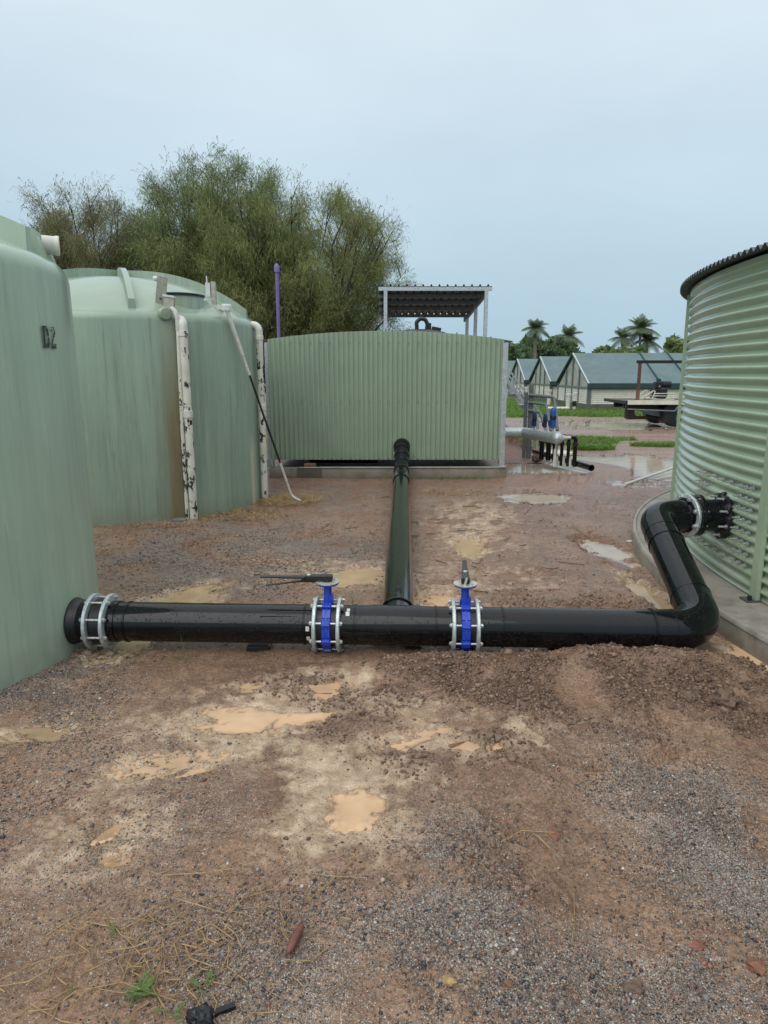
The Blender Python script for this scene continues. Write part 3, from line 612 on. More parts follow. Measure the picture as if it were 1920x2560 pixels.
# ---------------- white painted pipes on the stained tank
def overflow(label,th,ztop,zb,stub,r=.047):
    a=R(th); d=Vector((math.cos(a),math.sin(a),0)); c=Vector((T2[0],T2[1],0))
    p0=c+d*(T2[2]-.03)+Vector((0,0,ztop)); p1=c+d*(T2[2]+stub)+Vector((0,0,ztop)); p2=c+d*(T2[2]+stub+.0)+Vector((0,0,zb))
    t=thing('overflow_pipe',label,'pipe',(p2.x,p2.y,zb),'white overflow pipes on the stained tank')
    pth=fillet([p0,p1,p2],.075,10); MB().tube(pth[:-1]+[p1+Vector((0,0,-.16))],r,24).build('elbow','white_pvc',t)
    dpi=MB().tube([p1+Vector((0,0,-.13)),p1+Vector((0,0,-.15)),p1+Vector((0,0,-.9)),(p2+p1)/2+Vector((0,0,-.1)),p2],[r*.93]*5,24).build('downpipe','flaky',t)
    MB().ring(p1+Vector((0,0,-.155)),(0,0,1),r*1.12,r*.8,.06,24).build('socket','flaky',dpi)
    MB().ring(p1+Vector((0,0,-1.02)),(0,0,1),r*1.12,r*.8,.08,24).build('socket','white_pvc',dpi)
    return t
overflow('flaking white overflow pipe beside the brown rust run on the stained tank',-49.9,2.22,-.01,.075)
overflow('flaking white overflow pipe at the right edge of the stained tank',-6.5,2.235,-.01,.06,.045)
def spt(px_th,r,z): return Vector((T2[0]+r*math.cos(R(px_th)),T2[1]+r*math.sin(R(px_th)),z))
# level sensor with conduit, by the rust run
t=thing('level_sensor','grey plate and level sensor box with white conduit beside the brown rust run','sensor',tuple(spt(-53,T2[2]+.03,0)))
mb=MB(); c=spt(-54.3,1.56,2.50); mb.box(c,(.11,.012,.34),Matrix.Rotation(R(12),3,'Y')@Matrix.Rotation(R(10),3,'X')); mb.build('mounting_plate','bracket',t,False)
for dz,dx in ((.12,.035),(-.06,-.01)): MB().tube([c+Vector((dx,-.02,dz)),c+Vector((dx,.0,dz))],.009,10).build('plate_hole','black',t)
MB().lathe([(.0,-.03),(.028,-.022),(.036,0),(.028,.022),(.0,.03)],tuple(c+Vector((-.055,.02,.15))),20).build('beacon','sensor',t)
c2=spt(-53,1.69,2.38); sbx=MB().box(c2,(.105,.055,.14),Matrix.Rotation(R(8),3,'Y')).build('sensor_box','bracket',t,False)
MB().box(c2+Vector((.004,-.006,.075)),(.118,.072,.022),Matrix.Rotation(R(8),3,'Y')).build('box_hood','sensor',sbx,False)
ring=[]; cr=spt(-55.2,T2[2]-.0,2.27)
d=Vector((math.cos(R(-55.2)),math.sin(R(-55.2)),0)); MB().lathe([(.062,-.05),(.066,.02),(.05,.045),(.0,.05)],(0,0,0),28).v
mm=MB(); mm.lathe([(.068,-.06),(.07,.015),(.055,.035),(.0,.04)],(0,0,0),28); rot=align(d); mm.v=[tuple(rot@Vector(p)+cr) for p in mm.v]; mm.build('gland_boss','poly2',t)
cp=[c2+Vector((.03,-.03,-.05)),spt(-52.2,T2[2]+.05,2.30),spt(-51.6,T2[2]+.06,2.22),spt(-51.4,T2[2]+.045,2.10),spt(-51.8,T2[2]+.035,1.0),spt(-51.9,T2[2]+.04,-.01)]
MB().tube(cp[:4],.024,16).build('conduit_bend','white_pvc',t); MB().tube(cp[3:],.021,16).build('conduit','flaky',t)
# second sensor with slanting conduit
t=thing('level_sensor','white junction box with long slanting conduit running down to the dry grass','sensor',(-1.15,8.7,0))
MB().box((-2.02,8.43,2.57),(.05,.06,.27)).build('mounting_plate','bracket',t,False)
MB().box((-2.08,8.42,2.61),(.055,.07,.16)).build('sensor_box','sensor',t,False)
MB().tube([(-2.095,8.42,2.69),(-2.095,8.42,2.77)],.008,8).build('antenna','sensor',t)
MB().box((-1.96,8.33,2.40),(.16,.045,.035),Matrix.Rotation(R(10),3,'Y')).build('cable_arm','white_pvc',t,False)
jb=spt(-28.5,T2[2]+.0,2.385); MB().lathe([(.06,-.035),(.062,.02),(.05,.04)],tuple(jb),8,capT=True,capB=True).build('junction_box','sensor',t,False)
q0=jb+Vector((.01,-.02,-.03)); q1=Vector((-1.20,8.72,.07)); q2=Vector((-1.07,8.66,.02)); 
qa=q0+(q1-q0)*.10
MB().tube([q0,qa,q0+(q1-q0)*.22],[.024,.023,.022],14).build('conduit_top','white_pvc',t)
MB().tube([q0+(q1-q0)*.22,q0+(q1-q0)*.32],.016,14).build('conduit','flaky',t); MB().tube([q0+(q1-q0)*.32,q0+(q1-q0)*.80],.013,14).build('dark_conduit','rubber',t)
MB().tube(fillet([q0+(q1-q0)*.80,q1,q2],.10,6),.015,14).build('conduit_tail','white_pvc',t)

# ---------------- corrugated shed with curved top
SY=10.85; X0,X1=-1.80,1.86; WB=.285
def ztop(x): return 2.285-.125*((x-.02)/1.83)**2
sh=thing('corrugated_shed','green corrugated shed with a curved top behind the long pipe','shed',(0,SY,.17))
def corr_sheet(xa,xb,yfun,zb,ztf,pitch=.0762,amp=.015,spp=8,dy=0):
    n=int(round((xb-xa)/pitch*spp)); V=[]; F=[]
    for i in range(n+1):
        x=xa+(xb-xa)*i/n; o=amp*math.cos(2*PI*x/pitch)+dy
        V+=[(x,yfun+o,zb),(x,yfun+o,(zb+ztf(x))/2),(x,yfun+o,ztf(x))]
    for i in range(n):
        for j in range(2): F.append((i*3+j,i*3+3+j,i*3+4+j,i*3+1+j))
    return V,F
edges=[X0,X0+.762,X0+1.524,X0+2.286,X0+3.048,X1]
for k in range(5):
    V,F=corr_sheet(edges[k],edges[k+1]+(.05 if k<4 else 0),SY,WB,ztop,dy=-.0015*(k%2)); mb=MB(); mb.add(V,F); mb.build('wall_sheet','corr',sh,ang=60)
for z,nm in ((2.105,0),(1.205,1),(.305,2)):
    mb=MB(); k=0; x=math.ceil(X0/.1524)*.1524
    while x<X1-.03:
        xs=x+.0762*.5; mb.lathe([(.0085,0),(.0085,.006),(.004,.011)],(0,0,0),6,capT=True)
        nvv=6*3
        for i in range(len(mb.v)-nvv,len(mb.v)):
            vx,vy,vz=mb.v[i]; mb.v[i]=(xs+.038+vx,SY-.010-vz,z-.0+vy*1.0)
        x+=.1524
    tag(mb.build('screw_row','grey_post',sh),None,None,kind='stuff')
# side walls, back wall, barrel roof
for xs in (X0+.02,X1-.02):
    n=200; V=[];F=[]
    for i in range(n+1):
        y=SY+.03+1.9*i/n; o=.009*math.cos(2*PI*y/.0762); V+=[(xs+o,y,WB),(xs+o,y,ztop(xs))]
    F=[(i*2,i*2+2,i*2+3,i*2+1) for i in range(n)]; MB().add(V,F).build('side_wall','corr',sh,ang=60)
V,F=corr_sheet(X0,X1,SY+1.95,WB,ztop); MB().add(V,F).build('back_wall','corr',sh,ang=60)
n=60; V=[];F=[]
for i in range(n+1):
    x=X0-.10+(X1-X0+.24)*i/n
    for y in (SY+.03,SY+2.05): V+=[(x,y,ztop(x)-.004),(x,y,ztop(x)-.022)]
for i in range(n):
    a=i*4; F+=[(a,a+4,a+6,a+2),(a+1,a+3,a+7,a+5),(a,a+1,a+5,a+4),(a+2,a+6,a+7,a+3)]
F+=[(0,2,3,1),(n*4,n*4+1,n*4+3,n*4+2)]
MB().add(V,F).build('roof','darkmetal',sh,ang=50)
MB().bbox(X0-.055,X0-.004,SY-.02,SY+.07,.172,2.11).build('corner_post','galv',sh,False)
MB().bbox(X1-.015,X1+.065,SY-.03,SY+.07,.172,2.11).build('corner_post','galv',sh,False)
MB().bbox(X1-.04,X1+.09,SY-.05,SY+.09,.17,.182).build('post_foot','galv',sh,False); MB().bbox(X0-.08,X0+.03,SY-.04,SY+.09,.17,.30).build('post_foot','galv',sh,False)
sl_=thing('concrete_footing','long low concrete footing under the corrugated shed','footing',(0,SY+.9,0))
MB().bbox(X0-.03,X0+.42,SY-.11,SY+.10,-.05,.16).build('footing_block','conc',sl_,False)
MB().bbox(X0+.423,X0+.80,SY-.14,SY+.10,-.05,.155).build('footing_block','conc_dark',sl_,False)
MB().bbox(X0+.803,X1+.09,SY-.11,SY+.10,-.05,.165).build('footing_block','conc',sl_,False)
MB().bbox(X0-.02,X1+.08,SY+.103,SY+2.1,-.05,.12).build('floor_slab','conc',sl_,False)
MB().tube([(X0+.45,SY-.118,.172),(X1+.07,SY-.118,.178)],.012,8).build('edge_bead','conc_pale',sl_)
o=MB().box((X0+.62,SY-.055,.195),(.19,.10,.075)).build('brick','brick',None,False); o.modifiers.new('b','BEVEL').width=.012; tag(o,'red brick lying on the footing at the shed left corner','brick')
mb=MB(); mb.tube([(X0+.55,SY+.55,.30),(X0+1.7,SY+.55,.30)],.14,18); tag(mb.build('pipe_length','hdpe2'),'dark pipe just visible in the gap under the shed wall','pipe')
# black hatch with handle on the shed roof
t=thing('roof_hatch','black domed hatch with a chunky loop handle on the shed roof','hatch',(.62,SY+.75,2.26))
MB().lathe([(.46,-.06),(.46,.0),(.40,.035),(.2,.075),(.0,.085)],(.60,SY+.75,2.27),40,capB=True).build('dome','rubber',t)
hp=[(.545,SY+.75,2.32),(.535,SY+.75,2.47),(.60,SY+.75,2.525),(.68,SY+.75,2.51),(.715,SY+.75,2.44),(.705,SY+.75,2.33)]
MB().tube(fillet(hp,.045,5),.033,14).build('handle','rubber',t); MB().tube([(.75,SY+.72,2.31),(.75,SY+.72,2.45)],.028,12).build('handle_strap','rubber',t)
MB().box((.86,SY+.72,2.345),(.15,.12,.075),Matrix.Rotation(R(10),3,'Y')).build('latch','rubber',t,False)
for x in (.03,1.18): MB().tube([(x,SY+.5,ztop(x)-.02),(x,SY+.5,ztop(x)+.06)],[.014,.006],8).build('eyebolt','black',t)

# ---------------- lean-to shelter behind the shed
cp_=thing('open_shelter','open sided shelter with dark sheet roof behind the shed','shelter',(1,14.5,0))
FX0,FX1,FY,BY=-.10,1.98,13.0,16.4; FZ,BZ=3.20,2.975
def rz(y): return FZ+(BZ-FZ)*(y-FY)/(BY-FY)
n=14*6; V=[];F=[]
for i in range(n+1):
    f=i/n*14; u=f-math.floor(f); o=.045*(1 if .42<u<.58 else 0 if (u<.34 or u>.66) else .5); x=FX0+(FX1-FX0)*i/n
    for y in (FY,BY): V+=[(x,y,rz(y)+o),(x,y,rz(y)+o-.003)]
for i in range(n):
    a=i*4; F+=[(a,a+4,a+6,a+2),(a+1,a+3,a+7,a+5),(a,a+1,a+5,a+4)]
MB().add(V,F).build('roof_sheet','darkmetal',cp_,False)
for y in (FY+.01,FY+.75,FY+1.5,FY+2.3,FY+3.3): MB().bbox(FX0,FX1,y,y+.05,rz(y)-.075,rz(y)-.006).build('purlin','galv' if y<FY+.1 else 'grey_post',cp_,False)
for x in (FX0+.10,FX1-.13):
    mb=MB(); mb.add([(x,FY+.07,rz(FY)-.165),(x+.05,FY+.07,rz(FY)-.165),(x+.05,BY,rz(BY)-.165),(x,BY,rz(BY)-.165),(x,FY+.07,rz(FY)-.078),(x+.05,FY+.07,rz(FY)-.078),(x+.05,BY,rz(BY)-.078),(x,BY,rz(BY)-.078)],[(0,3,2,1),(4,5,6,7),(0,1,5,4),(1,2,6,5),(2,3,7,6),(3,0,4,7)]); mb.build('rafter','grey_post',cp_,False)
    for y in (FY+.02,FY+1.45,FY+2.9):
        if y>FY+.1 and x<.5 and y<FY+2: continue
        MB().bbox(x-.005,x+.06,y-.03,y+.035,0,rz(y)-.08).build('post','galv',cp_,False)
# purple riser
t=thing('purple_pipe','tall purple vent pipe standing behind the stained tank','pipe',(-1.83,12.2,0))
MB().tube([(-1.83,12.2,0),(-1.83,12.2,3.38)],.029,18).build('pipe','purple',t); MB().lathe([(.044,3.33),(.044,3.41),(.036,3.45),(.015,3.475)],(-1.83,12.2,0),18,capT=True).build('cap','purple',t)

# ---------------- big corrugated steel tank on its ring base
TR=(8.68,4.63,6.117)
tr=thing('steel_tank','large round green tank of horizontally corrugated steel at right','water tank',(TR[0],TR[1],.12))
P_,A_=.0785,.019; nz=6; z0,z1=.13,2.42; m=int((z1-z0)/P_*nz); ths=np.concatenate([np.linspace(R(130),R(230),420),np.linspace(R(232),R(488),90)])
zz=np.linspace(z0,z1,m+1); rr=TR[2]+A_*np.cos(2*PI*(zz-.31)/P_+PI); 
V=np.stack([TR[0]+np.outer(np.cos(ths),rr),TR[1]+np.outer(np.sin(ths),rr),np.repeat(zz[None],len(ths),0)],-1).reshape(-1,3)
idx=np.arange(len(ths)*(m+1)).reshape(len(ths),m+1); F=np.stack([idx[:-1,:-1],idx[1:,:-1],idx[1:,1:],idx[:-1,1:]],-1).reshape(-1,4)
np_mesh('shell',V,F,'corr_tank',tr,smooth=True)
# roof: parallel corrugated sheets cut to the circle
RO=TR[2]+.115; per=.088; yv=np.concatenate([np.arange(-RO+.02,-5.0,.05),np.arange(-5.0,5.6,per/8),np.arange(5.6,RO-.02,.05)]); V=[];
for y in yv:
    hx=math.sqrt(max(0,RO*RO-y*y)); w_=.017*math.cos(2*PI*y/per)
    for f in (-1,-.985,-.93,-.6,0,.6,1):
        x=hx*f; r=math.hypot(x,y); V.append((TR[0]+x,TR[1]+y,2.455+w_+.07*(RO-r)))
V=np.array(V); k=7; idx=np.arange(len(yv)*k).reshape(-1,k); F=np.stack([idx[:-1,:-1],idx[:-1,1:],idx[1:,1:],idx[1:,:-1]],-1).reshape(-1,4)
np_mesh('roof','' or V,F,'darkmetal',tr,smooth=True)
mb=MB(); n=160; V=[]
for i in range(n):
    a=2*PI*i/n
    for r,z in ((TR[2]-.03,2.395),(TR[2]+.022,2.395),(TR[2]+.022,2.425),(TR[2]-.03,2.425)): V.append((TR[0]+r*math.cos(a),TR[1]+r*math.sin(a),z))
mb.add(V,[(i*4+j,((i+1)%n)*4+j,((i+1)%n)*4+(j+1)%4,i*4+(j+1)%4) for i in range(n) for j in range(4)]).build('top_angle','corr_tank',tr,ang=30)
def tpt(th,z,off): return Vector((TR[0]+(TR[2]+off)*math.cos(R(th)),TR[1]+(TR[2]+off)*math.sin(R(th)),z))
for th in (181.7,155.3):
    rot=Matrix.Rotation(R(th),3,'Z'); mb=MB(); mb.box(tpt(th,1.27,.028),(.032,.075,2.30),rot); mb.build('stiffener_post','corr_tank',tr,False)
    MB().box(tpt(th,.127,.055),(.10,.10,.012),rot).build('foot_plate','darkmetal',tr,False)
    MB().tube([tpt(th+.3,.13,.08),tpt(th+.3,.165,.08)],.014,6).build('anchor_bolt','black',tr,False)
bolt=MB(); bolt.lathe([(.015,-.004),(.015,.003),(.0105,.004),(.0105,.016),(.0055,.0165),(.0055,.036)],(0,0,0),8,capT=True); bolt.v=[tuple(1.15*c if i<2 else 1.35*c for i,c in enumerate(v)) for v in bolt.v]; bolt_me=meshdata(bolt,'bolt','bolt')
rows=[.862,.7835,.705,.6265,.548,.4695,.391,.3125]
spots=[(th,z) for z in rows for th in (178.35,179.1,179.85)]+[(th,z-.01) for z in rows for th in (171.1,171.95,172.7)]+[(th,.862) for th in (174.1,175.5,176.9)]+[(th,.305) for th in (174.2,175.5,176.8)]
for th,z in spots:
    a=R(th); place(bolt_me,'bolt',tr,tpt(th+random.uniform(-.06,.06),z+random.uniform(-.004,.004),.004),align((math.cos(a),math.sin(a),0)))
# nozzle with scalloped gasket that follows the corrugation
NA=176.2; NZ=.592; na=R(NA); nd=Vector((math.cos(na),math.sin(na),0)); nq=Vector((-nd.y,nd.x,0)); nc=tpt(NA,NZ,0)
noz=thing('_','_','_'); bpy.data.objects.remove(noz)
V=[];n=72
for i in range(n):
    a=2*PI*i/n; rad=.172+.010*math.cos(12*a)
    for r,o in ((.11,.012),(rad,.012),(rad,.034),(rad-.008,.04),(.11,.045)):
        V.append(nc+nq*(r*math.cos(a))+Vector((0,0,r*math.sin(a)))+nd*(o+.010*math.cos(2*PI*(r*math.sin(a)+NZ-.31)/P_+PI)))
MB().add(V,[(i*5+j,((i+1)%n)*5+j,((i+1)%n)*5+j+1,i*5+j+1) for i in range(n) for j in range(4)]).build('nozzle_gasket','rubber',tr)
mb=MB(); mb.tube([nc,nc+nd*.06,nc+nd*.205],[.128,.122,.118],36); mb.ring(nc+nd*.195,nd,.158,.09,.03,40); nz_=mb.build('nozzle','hdpe',tr)
lb=MB(); lb.lathe([(.016,0),(.016,.012),(.009,.013),(.009,.06)],(0,0,0),8,capT=True); lb_me=meshdata(lb,'nozzle_bolt','bolt')
for k in range(8):
    a=2*PI*(k+.5)/8; place(lb_me,'nozzle_bolt',tr,nc+nq*(.148*math.cos(a))+Vector((0,0,.148*math.sin(a)))+nd*.035,align(nd))
# ring slab
rs=thing('ring_slab','round concrete base slab under the big steel tank','slab',(TR[0],TR[1],0))
prof=[(6.52,-.08),(6.505,.10),(6.49,.118),(6.0,.122)]
mb=MB(); V=[];n=400
for i in range(n):
    a=2*PI*i/n
    for r,z in prof: V.append((TR[0]+r*math.cos(a),TR[1]+r*math.sin(a),z))
mb.add(V,[(i*4+j,((i+1)%n)*4+j,((i+1)%n)*4+j+1,i*4+j+1) for i in range(n) for j in range(3)]+[tuple(i*4+3 for i in range(n))]).build('slab','conc',rs,ang=50)
mb=MB(); V=[]
for i in range(n):
    a=2*PI*i/n
    for r,z in ((6.47,.121),(6.507,.119),(6.512,.105),(6.50,.127),(6.475,.128)): V.append((TR[0]+r*math.cos(a),TR[1]+r*math.sin(a),z))
mb.add(V,[(i*5+j,((i+1)%n)*5+j,((i+1)%n)*5+j2,i*5+j2) for i in range(n) for j,j2 in ((1,2),(2,3),(3,4),(4,0))]).build('edge_strip','conc_pale',rs,ang=50)

# ================================================================== black pipeline
PY=3.86
def AX(x): return Vector((x,PY-.032*x,.166-.004*x))      # centre line of the cross pipe
pl=thing('pipeline','wet black plastic pipeline with tee and elbows joining the tanks','pipeline',(0,PY,0))
RP=.118
CA=AX(1.90); CB=Vector((2.02,4.97,.592)); nzend=nc+nd*.235
dirx=(AX(1)-AX(0)).normalized()
def seg(x0,x1,r=RP,nm='pipe',m='hdpe'):
    return MB().tube([AX(x0),AX((x0+x1)/2),AX(x1)],r,40).build(nm,m,pl)
def beads(xs,parent,r=RP):
    for x in xs:
        mb=MB(); weld(mb,AX(x),dirx,r); mb.build('weld_bead','hdpe2',parent)
VL,VR=-.335,.480      # valve centres
seg(-1.885,-1.70,.124,'tank_nozzle')
mb=MB(); mb.lathe([(.140,0),(.142,.012),(.128,.045),(.124,.06)],(0,0,0),40); rot=align((1,0,0)); mb.v=[tuple(rot@Vector(p)+AX(-1.882)) for p in mb.v]; mb.build('nozzle_collar','rubber',pl)
p=seg(-1.70,-1.60,.125,'stub_flange'); 
p=seg(-1.60,VL-.078); beads((-1.545,-1.538,-.475,-.468),p)
p=seg(VL+.078,-.065); beads((-.175,-.168),p)
p=seg(-.065,.215,.1215,'tee'); 
bd=Vector((.19,6.6,0)).normalized()
B0=AX(.08); B0.z-=.008
mb=MB(); mb.tube([B0+bd*.02,B0+bd*.19],.109,36); mb.build('tee_branch','hdpe',p)
p=seg(.215,VR-.078); beads((.305,.312),p)
p=seg(VR+.078,1.58); beads((.70,.706),p)
# elbows and riser
dr=(CB-CA).normalized(); de=(nzend-CB).normalized()
e1=fillet([AX(1.58),CA,CA+dr*.30],.19,14); p=MB().tube(e1,RP*1.025,40).build('elbow','hdpe',pl)
mb=MB(); weld(mb,AX(1.585),dirx,RP*1.02); weld(mb,AX(1.578),dirx,RP*1.02); weld(mb,AX(1.70),dirx,RP*1.025,.004,.003); mb.build('weld_bead','hdpe2',p)
p=MB().tube([CA+dr*.30,CB-dr*.36],RP,40).build('pipe','hdpe',pl)
mb=MB(); weld(mb,CA+dr*.30,dr,RP,.007,.006); weld(mb,CB-dr*.36,dr,RP,.007,.006); weld(mb,CB-dr*.24,dr,RP*1.02,.004,.003); mb.build('weld_bead','hdpe2',p)
fl=nzend+ (CB-nzend).normalized()*.075
e2=fillet([CB-dr*.36,CB,fl],.17,14); MB().tube(e2,RP*1.02,40).build('elbow','hdpe',pl)
mb=MB(); mb.tube([fl,nzend-de*.028],.135,36); mb.build('stub_flange','rubber',pl)
mb=MB(); mb.ring(nzend-de*.03,de,.160,.09,.018,44); mb.build('gasket','rubber',pl)
# flange plates and bolts
hx=MB(); hx.lathe([(.0135,0),(.0135,.012),(.008,.0125),(.008,.017)],(0,0,0),6,capT=True,capB=True); hex_me=meshdata(hx,'nut','bolt',False)
def flange(parent,c,d,th=.021,ro=.168,ri=.119,nuts=(1,),n=8,ph=.5,name='flange'):
    d=Vector(d).normalized(); f=MB().ring(c,d,ro,ri,th,56).build(name,'zinc',parent)
    up=Vector((0,0,1)); u=d.cross(up).normalized(); q=u.cross(d)
    f['_loc']=parent['_loc']
    for k in range(n):
        a=2*PI*(k+ph)/n; pos_=Vector(c)+(u*math.cos(a)+q*math.sin(a))*.145
        for sgn in nuts: place(hex_me,'nut',f,pos_+d*(sgn*th/2),align(d*sgn))
    return f
def studs(parent,ca,cb,n=8,ph=.5,r=.0075,m='bolt'):
    ca=Vector(ca); cb=Vector(cb); d=(cb-ca).normalized(); u=d.cross(Vector((0,0,1))).normalized(); q=u.cross(d)
    for k in range(n):
        a=2*PI*(k+ph)/n; o=(u*math.cos(a)+q*math.sin(a))*.145; MB().tube([ca+o,cb+o],r,10).build('stud',m,parent)
flange(pl,AX(-1.757),-dirx); flange(pl,AX(-1.655),dirx); studs(pl,AX(-1.757),AX(-1.655))
MB().ring(AX(-1.706),dirx,.140,.1,.06,40).build('gasket','rubber',pl)
ff=flange(pl,fl+de*.012,-de,ro=.168)
for ch_ in ff.children: ch_.scale=(1.45,1.45,1.5)
studs(pl,fl,nc+nd*.20)
for xv in (VL,VR):
    flange(pl,AX(xv-.070),-dirx); flange(pl,AX(xv+.070),dirx)
    for sg in (-1,1): MB().tube([AX(xv+sg*.06),AX(xv+sg*.026)],.127,36).build('stub_flange','rubber',pl)
# branch running back to the shed, with lobster-back bend
def BR(y,z=None):
    f=(y-PY)/6.6; return Vector((.08+.19*f,y,z if z is not None else .162-.02*f))
RB=.108
p=MB().tube([BR(PY+.19),BR(6),BR(8),BR(9.95)],RB,36).build('branch_pipe','hdpe2',pl)
mb=MB(); weld(mb,BR(PY+.20),bd,RB,.012,.008); weld(mb,BR(9.45),bd,RB,.008,.012); mb.build('weld_bead','hdpe2',p)
bp=[BR(9.95),BR(10.25,.175),BR(10.46,.26),BR(10.60,.36),BR(10.72,.45),BR(10.95,.52)]
for k in range(5):
    p=MB().tube([bp[k],bp[k+1]],[RB*(1.0+.02*(k>0))]*2,36).build('bend_segment','hdpe' if k else 'hdpe2',pl)
    mb=MB(); weld(mb,bp[k+1],(bp[k+1]-bp[k]),RB*1.02,.010,.010); mb.build('weld_bead','rubber',p)
MB().ring(Vector((bp[5].x,SY-.016,.50)),(0,1,0),.132,.08,.02,32).build('wall_collar','rubber',pl)
# little stickers on the pipe near the left valve
for x,a,sx,sz in ((-.448,8,.020,.028),(-.444,-22,.020,.026),(-.214,52,.022,.030),(-.210,66,.018,.02)):
    aa=R(a); nrm=Vector((0,-math.cos(aa),math.sin(aa))); MB().box(AX(x)+nrm*(RP+.004),(sx,.003,sz),Matrix.Rotation(-aa,3,'X')).build('sticker','white_pvc',pl,False)
MB().box(AX(-.62)+Vector((0,-RP*.75,RP*.70)),(.22,.004,.005),Matrix.Rotation(R(-42),3,'X')).build('print_line','rubber',pl,False)

# ---------------- blue wafer butterfly valves
def valve(label,xv,lever):
    c=AX(xv); t=thing('butterfly_valve',label,'valve',(c.x,c.y,c.z-.168),'blue valves on the cross pipe')
    mb=MB(); mb.ring(c,dirx,.140,.09,.05,48); mb.ring(c,dirx,.146,.10,.016,48); body=mb.build('body','blue',t)
    u=dirx.cross(Vector((0,0,1))).normalized(); q=u.cross(dirx)
    for k in range(8):
        a=2*PI*(k+.5)/8; rot=Matrix((dirx,u*math.cos(a)+q*math.sin(a),-u*math.sin(a)+q*math.cos(a))).transposed()
        mb=MB(); mb.box(c+(u*math.cos(a)+q*math.sin(a))*.143,(.054,.040,.040),rot); l=mb.build('bolt_lug','blue',body,False); l.modifiers.new('b','BEVEL').width=.006
    for k in range(8):
        a=2*PI*k/8
        if k==2: continue
        rot=Matrix((dirx,u*math.cos(a)+q*math.sin(a),-u*math.sin(a)+q*math.cos(a))).transposed()
        for s_ in (-1,1): MB().box(c+(u*math.cos(a)+q*math.sin(a))*.141+dirx*(.0145*s_),(.017,.014,.05),rot).build('body_rib','blue',body,False)
    up=Vector((0,0,1))
    mb=MB(); mb.tube([c+up*.13,c+up*.20,c+up*.245],[.027,.023,.0235],16); mb.box(c+up*.165+dirx*.02,(.025,.05,.05)); mb.build('neck','blue',t)
    MB().lathe([(.024,0),(.055,.012),(.066,.018),(.066,.026)],tuple(c+up*.238),32,capT=True,capB=True).build('top_flange','blue',t)
    pz=c+up*.268; ip=MB().lathe([(.070,-.003),(.070,.003)],tuple(pz),36,capT=True,capB=True).build('index_plate','plate',t,False)
    for a in range(4): MB().tube([pz+Vector((.05*math.cos(a*1.57+.8),.05*math.sin(a*1.57+.8),-.02)),pz+Vector((.05*math.cos(a*1.57+.8),.05*math.sin(a*1.57+.8),.010))],.007,6).build('plate_bolt','bolt',ip,False)
    L=Vector(lever).normalized(); sd=L.cross(up); rot=Matrix((L,up.cross(L),up)).transposed()
    mb=MB(); mb.tube([pz+up*.003,pz+up*.03],.026,14); mb.build('lever_boss','lever',t)
    def bar(a,b,w0,w1,h0,h1,nm,par=None):
        a=Vector(a);b=Vector(b); V=[]
        for pnt,w_,h_ in ((a,w0,h0),(b,w1,h1)):
            for s1,s2 in ((-1,-1),(1,-1),(1,1),(-1,1)): V.append(pnt+sd*(s1*w_/2)+up*(s2*h_/2))
        o=MB().add(V,[(0,3,2,1),(4,5,6,7),(0,1,5,4),(1,2,6,5),(2,3,7,6),(3,0,4,7)]).build(nm,'lever',par or t,False); o.modifiers.new('b','BEVEL').width=.003; return o
    h0=pz+up*.026; la=bar(h0-L*.03,h0+L*.13,.046,.040,.032,.028,'lever_arm'); bar(h0+L*.13,h0+L*.40+up*.002,.034,.026,.014,.010,'lever_grip',la)
    bar(h0+L*.06-up*.018,h0+L*.16-up*.022,.022,.018,.022,.016,'trigger_arm',la); bar(h0+L*.15-up*.022,h0+L*.37-up*.052,.020,.016,.010,.007,'trigger',la)
    MB().lathe([(.014,0),(.012,.004),(0,.006)],tuple(h0+L*.11+up*.0155),14).build('lever_rivet','plate',la)
    sp_=pz-L*.045+sd*.0; MB().box(sp_+up*.022,(.012,.012,.05),Matrix.Rotation(R(14),3,'Y')).build('stop_pin','plate',t,False)
    for k in range(8):
        a=2*PI*(k+.5)/8; o=(u*math.cos(a)+q*math.sin(a))*.145
        MB().tube([c+o-dirx*.070,c+o+dirx*.070],.0075,10).build('stud','bolt',t)
    return t
valve('blue butterfly valve with its black lever pointing left along the pipe',VL,(-1,.03,0))
valve('blue butterfly valve with its lever pointing back, right of the tee',VR,(.10,1,0))
# blocks under the pipe
for x,w_,lb_ in ((.175,.10,'black block under the pipe just right of the tee'),(-.76,.14,'black block under the pipe left of the left valve'),(1.06,.13,'black block under the pipe between right valve and elbow')):
    o=MB().box((x,PY+.06,-.03),(w_,.15,.13)).build('support_block','rubber',None,False); o.modifiers.new('b','BEVEL').width=.008; tag(o,lb_,'block','blocks under the pipe')
